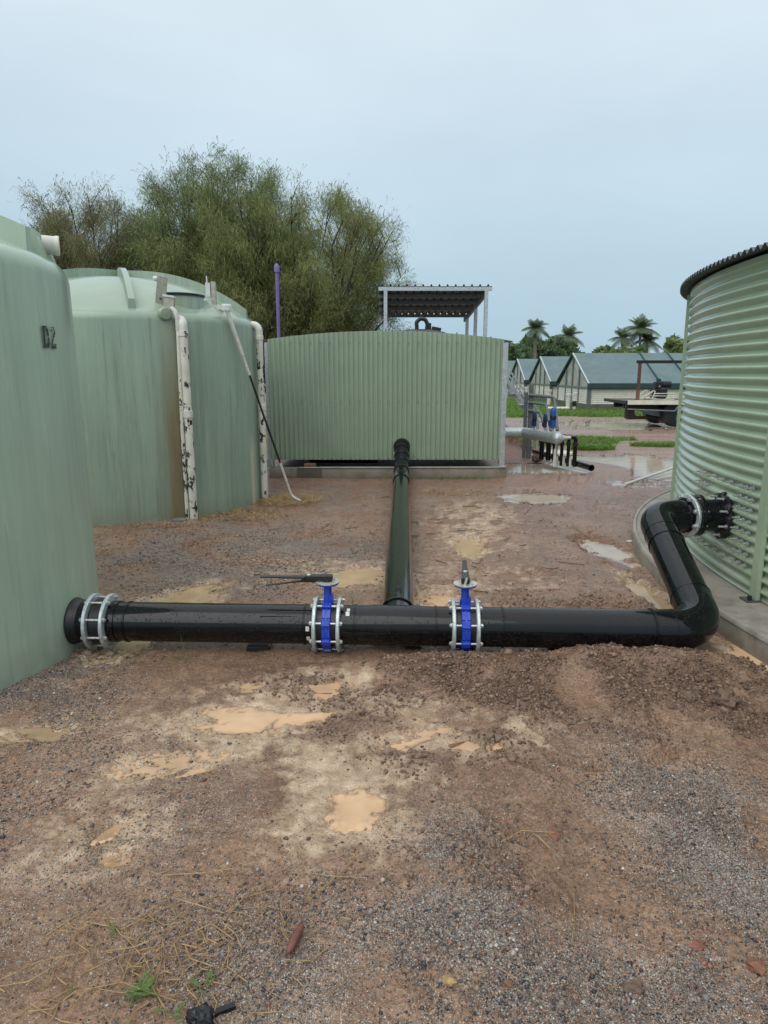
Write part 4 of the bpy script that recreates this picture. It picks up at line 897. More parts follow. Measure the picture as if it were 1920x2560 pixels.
# ================================================================== manifold beside the shed
mf=thing('pipe_manifold','silver steel manifold pipe with black drop pipes right of the shed','manifold',(2.9,12,0))
m0=Vector((X1-.05,12.75,.555)); m1=Vector((2.62,12.75,.555)); m2=Vector((2.98,11.72,.545))
MB().tube(fillet([m0,m1,m2],.10,6),.098,32).build('header_pipe','galv',mf)
mb=MB(); mb.ring(Vector((2.25,12.75,.555)),(1,0,0),.101,.08,.012,32); mb.build('weld_seam','galv',mf)
mb=MB(); dm=(m2-m1).normalized(); pr=[(.104*math.cos(a),.104*math.sin(a)) for a in [R(x) for x in range(0,91,10)]]
mb.lathe([(.104,-.02)]+pr[:-1]+[(.001,.104)],(0,0,0),32); rot=align(dm); mb.v=[tuple(rot@Vector(p)+m2) for p in mb.v]; mb.build('end_cap','galv',mf)
MB().tube([m2+Vector((0,.03,-.09)),(m2.x-.01,m2.y+.03,.30),(m2.x-.02,m2.y+.03,.05)],.018,12).build('prop','galv',mf); MB().tube([(m2.x-.015,m2.y+.03,.36),(m2.x-.02,m2.y+.03,.05)],.026,12).build('prop_sleeve','white_pvc',mf)
sd=Vector((-dm.y,dm.x,0)); sd=sd if sd.x>0 else -sd
for k,(f,L,r) in enumerate(((.97,.40,.036),(.88,.33,.030),(.79,.26,.030),(.68,.20,.045),(.56,.15,.045),(.40,.12,.045))):
    c=m1+(m2-m1)*f+Vector((0,0,.0)); j=c+sd*.09; e=c+sd*(L)
    MB().tube([c+sd*.05,j+sd*.05],.045,16).build('branch_boss','white_pvc' if k<3 else 'galv',mf)
    MB().tube([j+sd*.03,j+sd*.07,j+sd*.075,c+sd*(L*.8)],[.036,.036,.028,.028],14).build('branch_nipple','white_pvc' if k<2 else 'navy',mf)
    zb=.10 if k>2 else .03
    pth=fillet([c+sd*(L*.72),e,Vector((e.x,e.y,zb))],.05,6); MB().tube(pth,r,18).build('drop_pipe','hdpe2',mf)
    MB().ring(Vector((e.x,e.y,c.z-.12)),(0,0,1),r*1.35,r*.8,.06,18).build('union','rubber',mf)
    if k<3: MB().tube([(e.x-.075,e.y,.20),(e.x-.075,e.y,.02)],.022,12).build('lower_sleeve','white_pvc',mf)
    MB().box(c+sd*(L*.55)+Vector((0,0,.05)),(.12,.012,.008),Matrix.Rotation(R(5),3,'Z')).build('tap_handle','navy',mf,False)
def air_valve(label,c,s,mt,cap):
    t=thing('air_valve',label,'valve',tuple(c),'blue air valves on the manifold')
    c=Vector(c); MB().tube([c,c+Vector((0,0,.07*s))],.022*s,12).build('stem','galv',t)
    MB().lathe([(.048*s,.07*s),(.05*s,.20*s),(.04*s,.21*s)],tuple(c),20,capT=True,capB=True).build('body',mt,t)
    MB().lathe([(.054*s,.212*s),(.056*s,.26*s),(.05*s,.275*s)],tuple(c),20,capT=True,capB=True).build('collar','black',t)
    MB().lathe([(.052*s,.277*s),(.05*s,.33*s),(.040*s,.385*s),(.028*s,.41*s),(.0,.418*s)],tuple(c),20).build('bonnet',cap,t)
    MB().box(c+Vector((-.045*s,0,.15*s)),(.05*s,.06*s,.10*s)).build('side_port','navy',t,False)
air_valve('tall bright blue air valve nearest on the silver manifold',m1+(m2-m1)*.86+Vector((0,0,.095)),1.02,'blue2','blue2')
air_valve('dark blue air valve behind the grey conduits on the manifold',m1+(m2-m1)*.40+Vector((-.05,0,.095)),.78,'navy','navy')
air_valve('dark blue air valve beside the tall bright one on the manifold',m1+(m2-m1)*.62+Vector((.02,.05,.095)),.72,'navy','navy')
# conduit stand
cs=thing('conduit_stand','grey post carrying three stepped conduits behind the manifold','post',(2.86,13.4,0))
MB().bbox(2.82,2.90,13.36,13.44,0,1.42).build('post','grey_pvc',cs,False); MB().bbox(2.74,2.80,13.40,13.46,0,1.28).build('post','grey_pvc',cs,False)
for k,(x,z) in enumerate(((3.28,1.19),(3.13,1.05),(3.02,.90))):
    MB().tube(fillet([(2.80,13.35,z+.04),(x,13.30,z),(x,12.9-.1*k,.58)],.04,5),.026 if k else .03,12).build('conduit','grey_pvc',cs)
# stair
stt=thing('steel_stair','galvanised stair stringers slanting down behind the shed right corner','stairs',(3.1,14.2,0))
for dy,dz in ((0,0),(.50,.0)):
    a=Vector((1.9,14.0+dy,2.26+dz)); b=Vector((3.15,14.0+dy,.66+dz)); d=(b-a); rot=Matrix.Rotation(math.atan2(d.x,d.z)-PI/2,3,'Y')
    MB().box((a+b)/2,(d.length,.04,.07),rot).build('stringer','galv',stt,False); MB().box((a+b)/2+Vector((.12,0,.09)),(d.length,.03,.03),rot).build('handrail','galv',stt,False)
    MB().bbox(3.12,3.17,14.0+dy-.03,14.0+dy+.03,0,.66).build('stair_post','galv',stt,False)
for k in range(7):
    f=(k+.5)/7; MB().bbox(1.9+1.25*f-.1,1.9+1.25*f+.1,14.025,14.475,2.26-1.6*f-.01,2.26-1.6*f+.006).build('tread','galv',stt,False)
mb=MB(); mb.tube([(2.9,15.3,.13),(2.45,14.8,.50)],.18,16); o=mb.build('culvert_pipe','conc'); tag(o,'grey concrete pipe leaning on the red soil heap','pipe')
# loose pipes on the ground
mb=MB(); mb.tube([(3.02,13.6,.10),(3.25,12.5,.10),(3.52,11.44,.07)],.055,20,cap=False); mb.tube([(3.02,13.6,.10),(3.25,12.5,.10),(3.52,11.44,.07)],.045,20,cap=False); tag(mb.build('loose_pipe','hdpe2'),'loose black pipe lying across the puddle behind the drop pipes','pipe')
a,b=Vector((3.60,10.05,hz(3.6,10.05)+.02)),Vector((5.2,11.8,.07)); tag(MB().tube([a,b],.022,12).build('loose_pipe','white_pvc'),'thin white pipe lying on the mud beside the steel tank','pipe')
tag(MB().lathe([(.36,.0),(.36,.045),(.30,.055)],(3.55,14.1,hz(3.55,14.1)),32,capT=True,capB=True).build('pit_cover','cream'),'pale round pit cover behind the drop pipes','cover')
tag(MB().lathe([(.085,.0),(.085,.02),(.06,.024)],(-2.30,7.48,hz(-2.3,7.48)),24,capT=True,capB=True).build('valve_cover','grey_post'),'small round grey cover at the foot of the stained tank','cover')

# ================================================================== greenhouse pens
def lap_wall(mb,p0,p1,z0,z1,nout,n=9):
    p0=Vector(p0);p1=Vector(p1);o=Vector(nout)
    for k in range(n):
        za=z0+(z1-z0)*k/n; zb=z0+(z1-z0)*(k+1)/n
        mb.add([p0+o*.035+Vector((0,0,za)),p1+o*.035+Vector((0,0,za)),p1+Vector((0,0,zb)),p0+Vector((0,0,zb)),p0+Vector((0,0,za)),p1+Vector((0,0,za))],[(0,1,2,3),(0,4,5,1)])
def pen(label,y0,y1,x0,x1,seams):
    t=thing('pen_house',label,'greenhouse',(x0,y0,0),'pitched shade-cloth pens beyond the road'); ym=(y0+y1)/2
    EZ,ED,RZ=1.20,1.0,2.56
    MB().bbox(x0-.15,x1,y0-.15,y0+.1,-.05,.30).build('plinth','conc_dark',t,False); MB().bbox(x0-.15,x0+.1,y0+.1,y1+.15,-.05,.30).build('plinth','conc_dark',t,False)
    xs=[x0]+seams+[x1]
    for k in range(len(xs)-1):
        a,b=xs[k]+(.012 if k else -.12),xs[k+1]-.012
        for (ye,s) in ((y0-.18,0),(y1+.18,1)):
            mb=MB(); mb.add([(a,ye,EZ),(b,ye,EZ),(b,ym,RZ),(a,ym,RZ),(a,ye,EZ-.03),(b,ye,EZ-.03),(b,ym,RZ-.03),(a,ym,RZ-.03)],[(0,1,2,3),(7,6,5,4),(0,4,5,1),(1,5,6,2),(2,6,7,3),(3,7,4,0)]); mb.build('roof_panel','shade',t,False)
        MB().bbox(a,b,y0-.205,y0-.183,ED,EZ+.006).build('edge_skirt','shade_edge',t,False)
    for x in seams[:3]:
        mb=MB(); mb.tube([(x,y0-.19,EZ+.035),(x,ym,RZ+.035)],.035,8); mb.build('roof_strap','shade_edge',t)
    mb=MB(); lap_wall(mb,(x0,y0,0),(x1,y0,0),.31,ED,(0,-1,0),8); mb.build('side_wall','cream',t,False)
    mb=MB(); lap_wall(mb,(x0,y1,0),(x0,y0,0),.31,ED,(-1,0,0),8); mb.build('end_wall','cream',t,False)
    # gable sheet with frame
    MB().add([(x0,y0,ED+.02),(x0,y1,ED+.02),(x0,ym,RZ-.06),(x0+.03,y0,ED+.02),(x0+.03,y1,ED+.02),(x0+.03,ym,RZ-.06)],[(0,2,1),(3,4,5),(0,1,4,3),(1,2,5,4),(2,0,3,5)]).build('gable_sheet','film',t,False)
    for (ya,yb) in ((y0-.16,ym),(y1+.16,ym)):
        mb=MB(); mb.tube([(x0-.06,ya,EZ-.04),(x0-.06,yb,RZ-.03)],.055,6); mb.build('gable_edge','galv' if ya<ym else 'shade_edge',t,False)
    for f in (0,.28,.5,.72,1):
        y=y0+(y1-y0)*f; top=ED+.02+(RZ-ED-.15)*(1-abs(2*f-1)); MB().bbox(x0-.06,x0-.005,y-.05,y+.05,.30,max(top,ED)).build('end_post','frame',t,False)
    MB().bbox(x0-.065,x0-.005,y0,y1,ED-.03,ED+.04).build('end_rail','frame',t,False); MB().bbox(x0,x1,y0-.05,y0-.002,ED-.05,ED+.0).build('side_rail','frame',t,False)
    for x in [x0+.06]+[x0+k*2.75 for k in range(1,5) if x0+k*2.75<x1]: MB().bbox(x-.05,x+.05,y0-.06,y0-.004,.30,ED).build('side_post','frame',t,False)
    # standpipes by the gable
    return t
XP=8.95
PN=[('nearest pitched pen with long grey-green shade roof beyond the road',30.2,35.4,[12.0,13.3,16.1]),('second pitched pen, behind the nearest one',37.1,42.2,[12.0,15]),('third pitched pen, between the second and the farthest',43.9,49.0,[12,15]),('farthest pitched pen, half hidden by the stair',50.7,55.8,[12,15])]
for k,(lb_,a,b,sm) in enumerate(PN): pen(lb_,a,b,XP,26,sm)
def standpipe(label,x,y,h,r=.07,blk=False):
    t=thing('standpipe',label,'pipe',(x,y,0),'white standpipes by the pens')
    MB().tube([(x,y,0),(x,y,h)],r,14).build('pipe','white_pvc',t); MB().ring((x,y,h-.06),(0,0,1),r*1.25,r*.6,.12,14).build('cap','white_pvc',t)
    if blk: MB().ring((x,y,h*.42),(0,0,1),r*1.35,r*.6,.22,14).build('coupling','rubber',t)
standpipe('white standpipe nearest the corner of the nearest pen',8.0,29.9,.78,.10); standpipe('thin white standpipe with black coupling at the nearest pen corner',8.22,29.7,.82,.07,True)
standpipe('white standpipe at the far end of the nearest pen gable',8.15,34.0,.85,.10); standpipe('white standpipe at the second pen gable',8.3,40.2,.85,.10); standpipe('white standpipe at the third pen gable',8.4,47.3,.85,.10)
tag(MB().tube([(7.0,29.8,.14),(8.0,29.75,.14)],.07,12).build('drain_pipe','white_pvc'),'pale drain pipe lying on the grass by the nearest pen','pipe')

# ================================================================== flatbed with pump
tk=thing('flatbed_truck','rusty flatbed truck tray with tall rack, cut off by the steel tank','truck',(9.2,21.6,0)); TY=21.0
MB().bbox(7.42,12.0,TY,TY+2.1,.76,.80).build('deck','rust',tk,False); o=MB().bbox(7.42,12.0,TY-.05,TY-.003,.70,.83).build('deck_edge','cream',tk,False); MB().bbox(7.37,7.417,TY-.05,TY+2.1,.72,.81).build('deck_end','black',tk,False)
for y in (TY+.05,): MB().bbox(7.72,7.80,y,y+.08,.80,2.0).build('rack_post','rust',tk,False)
MB().bbox(7.66,12.0,TY+.04,TY+.13,1.93,2.02).build('rack_rail','black',tk,False)
MB().bbox(7.715,7.805,TY+.045,TY+.135,.802,1.12).build('rack_foot','brick',tk,False)
for y in (TY+.5,TY+1.4): MB().bbox(7.5,12,y,y+.09,.56,.755).build('chassis_rail','black',tk,False)
for x in (7.9,8.3,8.7,9.2): MB().bbox(x,x+.05,TY+.03,TY+2.05,.66,.756).build('cross_member','black',tk,False)
MB().tube(fillet([(7.44,TY+.02,.56),(8.9,TY+.02,.50),(9.0,TY+.02,.66)],.05,4),.022,8).build('guard_rail','grey_post',tk)
MB().bbox(7.40,7.46,TY+.02,TY+.12,.28,.70).build('corner_bracket','black',tk,False)
mb=MB(); V=[(7.50,TY+.15,.60),(7.75,TY+.15,.60),(7.72,TY+.15,.45),(7.76,TY+.15,.36),(7.68,TY+.15,.28),(7.52,TY+.15,.27)]; V2=[(x,y+.03,z) for x,y,z in V]; mb.add(V+V2,[(0,1,2,3,4,5),(11,10,9,8,7,6)]+[(i,6+i,6+(i+1)%6,(i+1)%6) for i in range(6)]); mb.build('mud_flap','rubber',tk,False)
MB().tube([(7.72,TY+.8,.245),(8.45,TY+.75,.255),(8.7,TY+.75,.24)],.055,14).build('exhaust','rust',tk)
mb=MB(); V=[(7.9,.55),(8.75,.53),(8.75,.28),(8.35,.36)]; mb.add([(x,TY+.45,z) for x,z in V]+[(x,TY+.9,z) for x,z in V],[(0,3,2,1),(4,5,6,7)]+[(i,(i+1)%4,4+(i+1)%4,4+i) for i in range(4)]); mb.build('fuel_tank','grey_post',tk,False)
for x in (9.05,11.3):
    for y in (TY+.32,TY+1.85):
        mb=MB(); mb.ring((x,y,.40),(0,1,0),.40,.20,.24,32); wh=mb.build('wheel','rubber',tk); MB().ring((x,y,.40),(0,1,0),.205,.04,.12,20).build('rim','grey_post',wh)
MB().bbox(8.62,9.0,TY+.12,TY+.5,.12,.60).build('mud_guard','black',tk,False)
ep=thing('engine_pump','black engine pump in a pale tube frame standing on the flatbed','pump',(8.6,TY+.5,.80))
MB().bbox(8.42,8.78,TY+.35,TY+.70,.90,1.18).build('engine_block','black',ep,False).modifiers.new('b','BEVEL').width=.03
MB().tube([(8.60,TY+.32,.98),(8.60,TY+.24,.98)],.13,18).build('flywheel_cover','black',ep); MB().bbox(8.40,8.60,TY+.36,TY+.62,1.18,1.38).build('air_filter','black',ep,False).modifiers.new('b','BEVEL').width=.02
MB().tube([(8.62,TY+.5,1.30),(8.90,TY+.5,1.30)],.10,16).build('fuel_can','black',ep); MB().bbox(8.46,8.56,TY+.40,TY+.52,1.38,1.47).build('filter_cap','navy',ep,False)
MB().add([(8.475,TY+.352,1.22),(8.545,TY+.352,1.22),(8.51,TY+.352,1.29)],[(0,1,2)]).build('warning_label','yellow_rock',ep,False)
MB().tube([(8.53,TY+.5,.82),(8.53,TY+.5,.92)],[.20,.10],16).build('pump_housing','grey_post',ep)
for y in (TY+.25,TY+.85):
    MB().tube(fillet([(7.98,y,.845),(8.0,y,.90),(8.28,y,1.10),(8.36,y,1.10),(8.26,y,.85),(8.95,y,.845)],.03,3),.016,8).build('frame_tube','cream',ep); MB().tube([(8.32,y,1.02),(8.95,y,1.03)],.016,8).build('frame_tube','cream',ep); MB().tube([(8.29,y,.95),(8.95,y,.95)],.014,8).build('frame_tube','cream',ep)
MB().tube([(7.98,TY+.25,.845),(7.98,TY+.85,.845)],.016,8).build('frame_tube','cream',ep)

# ================================================================== trees
def branches(base,n,H,spread,seed,lean=(0,0),levels=2):
    """fan of stems; returns list of polylines (pts,radii) and tip sprays"""
    rg=np.random.default_rng(seed); polys=[]; tips=[]
    for i in range(n):
        az=2*PI*i/n*1.618+rg.random(); out=spread*(.12+.88*math.sqrt(rg.random())); h=H*(.40+.60*math.sqrt(max(0,1-(out/spread)**2)))*(.90+.10*rg.random())
        p0=Vector(base)+Vector((rg.normal(0,.22),rg.normal(0,.22),0)); tip=Vector(base)+Vector((math.cos(az)*out+lean[0],math.sin(az)*out*.8+lean[1],h))
        mid=p0.lerp(tip,.5)+Vector((rg.normal(0,.12),rg.normal(0,.12),.10*h*(out/spread)))
        pts=[]; K=9
        for k in range(K):
            f=k/(K-1); q=p0*(1-f)**2+mid*2*f*(1-f)+tip*f*f; pts.append(q+Vector((rg.normal(0,.05),rg.normal(0,.05),0))*f)
        r0=.045+.05*rg.random(); polys.append((pts,[r0*(1-.85*k/(K-1)) for k in range(K)]))
        tips.append((pts[-1],(pts[-1]-pts[-2]).normalized()))
        for b in range(9):
            f=.30+.68*(b+rg.random())/9; k=min(K-2,int(f*(K-1))); q=pts[k].lerp(pts[k+1],f*(K-1)-k); ax=(pts[k+1]-pts[k]).normalized()
            a2=rg.random()*2*PI; d=(ax*.75+Vector((math.cos(a2),math.sin(a2),.25))*.75).normalized(); L=(.45+.75*rg.random())*H*.16*(1.35-f*.55)
            e=q+d*L+Vector((0,0,-.08*L)); m_=q+d*L*.5+Vector((0,0,.06*L)); polys.append(([q,m_,e],[.016,.011,.005])); 
            for u in (.35,.6,.8,1.0): tips.append((q.lerp(e,u)+Vector((0,0,.04*L*(1-u))),d))
    return polys,tips
def needles(tips,per,Ln,wd,seed,droop=.55,sp_=.6,cl=.16):
    rg=np.random.default_rng(seed); T=np.array([t[0] for t in tips]); D=np.array([t[1] for t in tips]); cnt=rg.poisson(per*np.minimum(4,rg.gamma(.75,1.33,len(T)))); n=int(cnt.sum())
    o=np.repeat(T,cnt,0)+rg.normal(0,cl,(n,3)); d=np.repeat(D,cnt,0)+rg.normal(0,sp_,(n,3)); d/=np.linalg.norm(d,axis=1,keepdims=True)
    L=(Ln*(.5+rg.random(n)))[:,None]; mid=o+d*L*.55; end=mid+(d*.6+np.array([0,0,-droop*1.1]))*L*.5
    s=np.cross(d,rg.normal(0,1,(n,3))); s/=np.linalg.norm(s,axis=1,keepdims=True)+1e-9; s*=(wd*(.6+.8*rg.random(n)))[:,None]
    V=np.stack([o,mid-s*.5,mid+s*.5,end],1).reshape(-1,3); b=np.arange(n)*4; F=np.concatenate([np.stack([b,b+1,b+2],1),np.stack([b+1,b+3,b+2],1)])
    return V,F
def tree(name,label,base,n,H,spread,m,per,seed,Ln=.34,wd=.013,lean=(0,0),group=None,droop=.9,sp_=.55,cl=.16):
    t=thing(name,label,'tree',base,group); polys,tips=branches(base,n,H,spread,seed,lean)
    mb=MB()
    for pts,rad in polys: mb.tube(pts,rad,5 if len(pts)>3 else 3,cap=False)
    mb.build('trunk','bark',t); V,F=needles(tips,per,Ln,wd,seed+1,droop,sp_,cl); np_mesh('crown',V,F,m,t)
    return t
tree('sheoak_tree','feathery brownish tree at far left behind the water tanks',(-8.9,22.5,0),60,7.1,2.8,'oak2',60,11)
tree('sheoak_tree','tall feathery dark green tree behind the stained tank dome',(-5.0,22.0,0),56,7.9,3.0,'oak3',60,12)
tree('sheoak_tree','wide drooping feathery tree left of the open shelter',(-2.65,21.5,0),70,7.15,4.3,'oak',54,13)
tree('sheoak_tree','low yellowish bushy tree at the left edge behind the near tank',(-11.7,23.5,0),16,5.0,.8,'bush2',40,14)
def bushy(name,label,base,rx,rzz,m,n,seed,leaf=.28,group=None,trunk=1.0):
    rg=np.random.default_rng(seed); t=thing(name,label,'tree',base,group); b=np.array(base)
    mb=MB(); cz=trunk+rzz*.75
    mb.tube([base,(base[0]+.1,base[1],trunk+rzz*.5)],[.22,.12],8)
    lob=[]
    for k in range(16):
        a=rg.random()*2*PI; e=rg.random()*1.3-.25; r=.55+.35*rg.random(); p=np.array([math.cos(a)*math.cos(e)*rx*r,math.sin(a)*math.cos(e)*rx*r,cz+math.sin(e)*rzz*r]); lob.append((p,(.30+.22*rg.random())))
        mb.tube([(base[0],base[1],trunk*.8),tuple(b+p*np.array([.6,.6,.9])),tuple(b+p)],[.09,.05,.02],5,cap=False)
    mb.build('trunk','bark',t)
    P=[]
    for p,s_ in lob:
        k=n//16; d=rg.normal(0,1,(k,3)); d/=np.linalg.norm(d,axis=1,keepdims=True); P.append(p+d*(rg.random((k,1))**.4)*s_*np.array([rx,rx,rzz]))
    P=np.concatenate(P)+b*np.array([1,1,0]); q=len(P); u=rg.normal(0,1,(q,3)); u/=np.linalg.norm(u,axis=1,keepdims=True); v=np.cross(u,rg.normal(0,1,(q,3))); v/=np.linalg.norm(v,axis=1,keepdims=True)
    s1=(leaf*(.5+rg.random(q)))[:,None]; V=np.stack([P-u*s1,P+v*s1*.45,P+u*s1,P-v*s1*.45],1).reshape(-1,3); F=np.arange(q*4).reshape(-1,4); np_mesh('crown',V,F,m,t); return t
G='leafy trees on the horizon'
bushy('leafy_tree','small leafy tree top peeking out right of the shelter posts',(9.6,62,0),2.2,1.8,'bush',5000,21,.3,G,1.5)
for k,(x,y,rx,rzz,m_,tk_,lb_) in enumerate([(12.6,72,2.6,2.1,'bush',.8,'dark leafy tree left of the tall palm trunk'),(16.3,76,3.0,2.5,'bush',.9,'dark leafy tree right behind the tall palm trunk'),(19.3,78,3.0,2.4,'bush',.9,'dark leafy tree between the two lone palms'),(21.2,80,2.2,1.5,'bush',.4,'low dark tree right under the small palm'),
    (25.8,78,2.4,2.0,'bush2',.8,'pale low tree left of the palm cluster'),(28.4,80,2.2,2.1,'bush2',.9,'pale low tree in front of the palm cluster'),(33.6,78,2.8,2.5,'bush2',1.2,'rounded light green tree right of the palm cluster'),(36.6,80,2.0,1.6,'bush',.8,'dark low tree nearest the steel tank edge')]):
    bushy('leafy_tree',lb_,(x,y,0),rx,rzz,m_,4200,30+k,.34,G,tk_)
def palm(label,x,y,h,L,seed,n=17):
    rg=np.random.default_rng(seed); t=thing('palm_tree',label,'palm',(x,y,0),'palms on the horizon')
    MB().tube([(x,y,0),(x+.1,y,h*.6),(x,y,h*.86),(x,y,h)],[.20,.16,.15,.11],10).build('trunk','ptrunk',t); MB().tube([(x,y,h-.9),(x,y,h+.1)],[.17,.10],10).build('crownshaft','palm',t)
    V=[];F=[]; c=np.array([x,y,h])
    for k in range(n):
        az=2*PI*k/n*2.4+rg.random()*.5; el=R(80-100*k/n+rg.normal(0,6)); d=np.array([math.cos(az)*math.cos(el),math.sin(az)*math.cos(el),math.sin(el)]); Lf=L*(.8+.35*rg.random())
        side=np.cross(d,[0,0,1.]); side=side/(np.linalg.norm(side)+1e-9); P=[c+d*Lf*f+np.array([0,0,-.55*Lf*f*f*(.5+.5*math.cos(el))]) for f in np.linspace(.08,1,15)]
        for i in range(14):
            tg=P[i+1]-P[i]; ll=.33*L*(math.sin(PI*min(1,(i+2)/15.5))**.6)
            for s_ in (-1,1):
                a=P[i]; b=P[i]+tg*.55; e=P[i]+tg*1.0+side*s_*ll+np.array([0,0,-.45*ll]); o=len(V); V+=[a,b,e]; F.append((o,o+1,o+2)); V+=[a,b+tg*.3,e+tg*.5]; F.append((o+3,o+4,o+5))
    np_mesh('fronds',np.array(V),np.array(F),'palm',t); return t
palm('tall lone palm with bushy crown above the far pens',14.2,66,5.75,1.65,41,26); palm('small slender palm between two leafy trees',24.2,92,6.4,2.4,42,22)
palm('left palm of the cluster of three on the horizon',29.3,86,5.9,2.1,43,20); palm('tallest palm of the cluster of three on the horizon',31.4,86,7.0,2.4,44,26); palm('right drooping palm of the cluster of three on the horizon',32.7,87,5.6,2.1,45,22)

# ================================================================== grass and litter
def blades(name,label,P,Lh,wd,m,cat,lean=.5,kind='stuff'):
    n=len(P); z=height(P[:,0],P[:,1]); a=rng.random(n)*2*PI; L=Lh*(.5+rng.random(n)); b=np.stack([P[:,0],P[:,1],z-.005],1)
    u=np.stack([np.cos(a),np.sin(a),0*a],1); ld=np.stack([rng.normal(0,lean,n),rng.normal(0,lean,n),np.ones(n)],1)
    md=b+ld*L[:,None]*.6; V=np.stack([b-u*wd,b+u*wd,md-u*wd*.75,md+u*wd*.75,b+ld*np.array([1.5,1.5,.9])*L[:,None]],1).reshape(-1,3); k=np.arange(n)*5; F=np.concatenate([np.stack([k,k+1,k+3],1),np.stack([k,k+3,k+2],1),np.stack([k+2,k+3,k+4],1)])
    return tag(np_mesh(name,V,F,m),label,cat,kind=kind)
def rect(n,x0,x1,y0,y1): return np.stack([x0+(x1-x0)*rng.random(n),y0+(y1-y0)*rng.random(n)],1)
def ell(n,cx,cy,a,b): r=np.sqrt(rng.random(n)); t=rng.random(n)*2*PI; return np.stack([cx+a*r*np.cos(t),cy+b*r*np.sin(t)],1)
P=rect(60000,1.5,14,25.2,42); P=P[(P[:,1]>25.9+.9*fbm(P[:,0]*.5,P[:,1]*.5,27,2))&~((P[:,0]>XP-.2)&(P[:,1]>30))]
blades('grass','short bright green grass between the road and the pens',P,.14,.014,'grass','grass')
P=np.concatenate([ell(3500,4.4,16.6,1.3,.95),ell(1500,4.6,15.0,.5,.3),ell(1200,6.3,15.6,.65,.3),ell(1500,3.4,16.2,.7,.7),ell(500,5.6,17.2,.8,.4)]); P=P[fbm(P[:,0]*2,P[:,1]*2,29,2)>-.35]
blades('grass','green grass tufts scattered on the track behind the manifold',P,.10,.008,'grass','grass')
P=np.concatenate([ell(170,1.0,SY-.17,.75,.05),ell(30,-.1,SY-.17,.3,.05)]); blades('grass','thin green grass along the shed footing',P,.07,.003,'grass','grass')
P=np.concatenate([ell(1300,-1.30,8.75,.45,.42),ell(900,-1.75,7.85,.6,.40),ell(200,-2.5,7.22,.6,.12),ell(250,1.0,9.4,.5,.3)]); blades('dry_grass','matted dry straw-coloured grass at the foot of the stained tank',P,.05,.003,'drygrass','grass',1.6)
P=ell(500,2.9,14.6,.5,.5); blades('dry_grass','dry grass on the soil bank behind the manifold',P,.12,.006,'drygrass','grass',.8)
# straw stems in the foreground
rg=np.random.default_rng(5); mb=MB()
for k in range(190):
    if k<150: x,y=-.66+rg.normal(0,.20),1.68+rg.normal(0,.13)
    else: x,y=-.2+rg.normal(0,.4),1.75+rg.normal(0,.25)
    a=rg.random()*PI; L=.012+.11*rg.random()**2.2; bend=rg.normal(0,.3); pts=[]
    for f in (-1,0,1): 
        px_=x+math.cos(a+bend*f)*L*f; py_=y+math.sin(a+bend*f)*L*f; pts.append((px_,py_,hz(px_,py_)+.006+.012*rg.random()))
    r=.0009+.0011*rg.random(); mb.tube(pts,[r,r*1.1,r*.7],4,cap=False)
tag(mb.build('dry_stems','straw'),'scattered dry straw stems on the mud at lower left','straw',kind='stuff')
rg=np.random.default_rng(9); mb=MB()
for k in range(60):
    x,y=.6+rg.normal(0,.9),6.5+rg.normal(0,1.8); a=rg.random()*PI; L=.03+.09*rg.random(); p=[(x+math.cos(a)*L*f,y+math.sin(a)*L*f+.02*abs(f),hz(x,y)+.008) for f in (-1,0,1)]; mb.tube(p,.003,4,cap=False)
tag(mb.build('twigs','bark'),'small dark twigs strewn on the mud behind the pipe','twigs',kind='stuff')
def weed(label,x,y,n,L,seed):
    rg=np.random.default_rng(seed); z=hz(x,y); t=thing('weed',label,'weed',(x,y,z),'green weeds in the foreground')
    x0_,y0_=x,y
    for k in range(n):
        a=rg.random()*2*PI; x=x0_+rg.normal(0,L*.28); y=y0_+rg.normal(0,L*.20); l=L*(.25+.75*rg.random()**1.3); w_=l*(.06+.05*rg.random()); el=.1+.7*rg.random(); V=[]; 
        for f in (0,.25,.55,.8,1):
            c=Vector((x+math.cos(a)*l*f,y+math.sin(a)*l*f,z+.004+l*el*f*(1-.75*f)+.01)); s_=Vector((-math.sin(a),math.cos(a),0))*w_*(math.sin(PI*min(1,f*.86+.1))); V+=[c-s_,c+Vector((0,0,-w_*.25)),c+s_]
        F=[(i*3+j,i*3+j+1,i*3+4+j,i*3+3+j) for i in range(4) for j in range(2)]
        MB().add(V,F).build('leaf','weed',t)
weed('green weed with long pointed leaves at the lower left',-.668,1.548,30,.062,1); weed('green weed beside the black scrap at lower left',-.497,1.565,7,.055,2); weed('tiny green weed among the straw stems',-.80,1.755,8,.038,3); weed('green weed sprouting at the bottom edge by the scrap',-.535,1.485,7,.05,4); weed('faint green sprig among straw near left edge',-.86,1.57,5,.03,6)
P=ell(9,-1.18,3.70,.05,.03); blades('grass_tuft','green grass tuft growing in front of the pipe left of its middle',P,.11,.0014,'grass','grass',.35,None)
P=ell(5,-1.42,3.68,.04,.03); blades('grass_tuft','small grass tuft in front of the pipe near the left flange',P,.07,.0013,'grass','grass',.35,None)
P=ell(14,-.22,4.60,.05,.10); blades('grass_tuft','grass tuft beside the left side of the tee branch',P,.09,.0016,'grass','grass',.3,None)
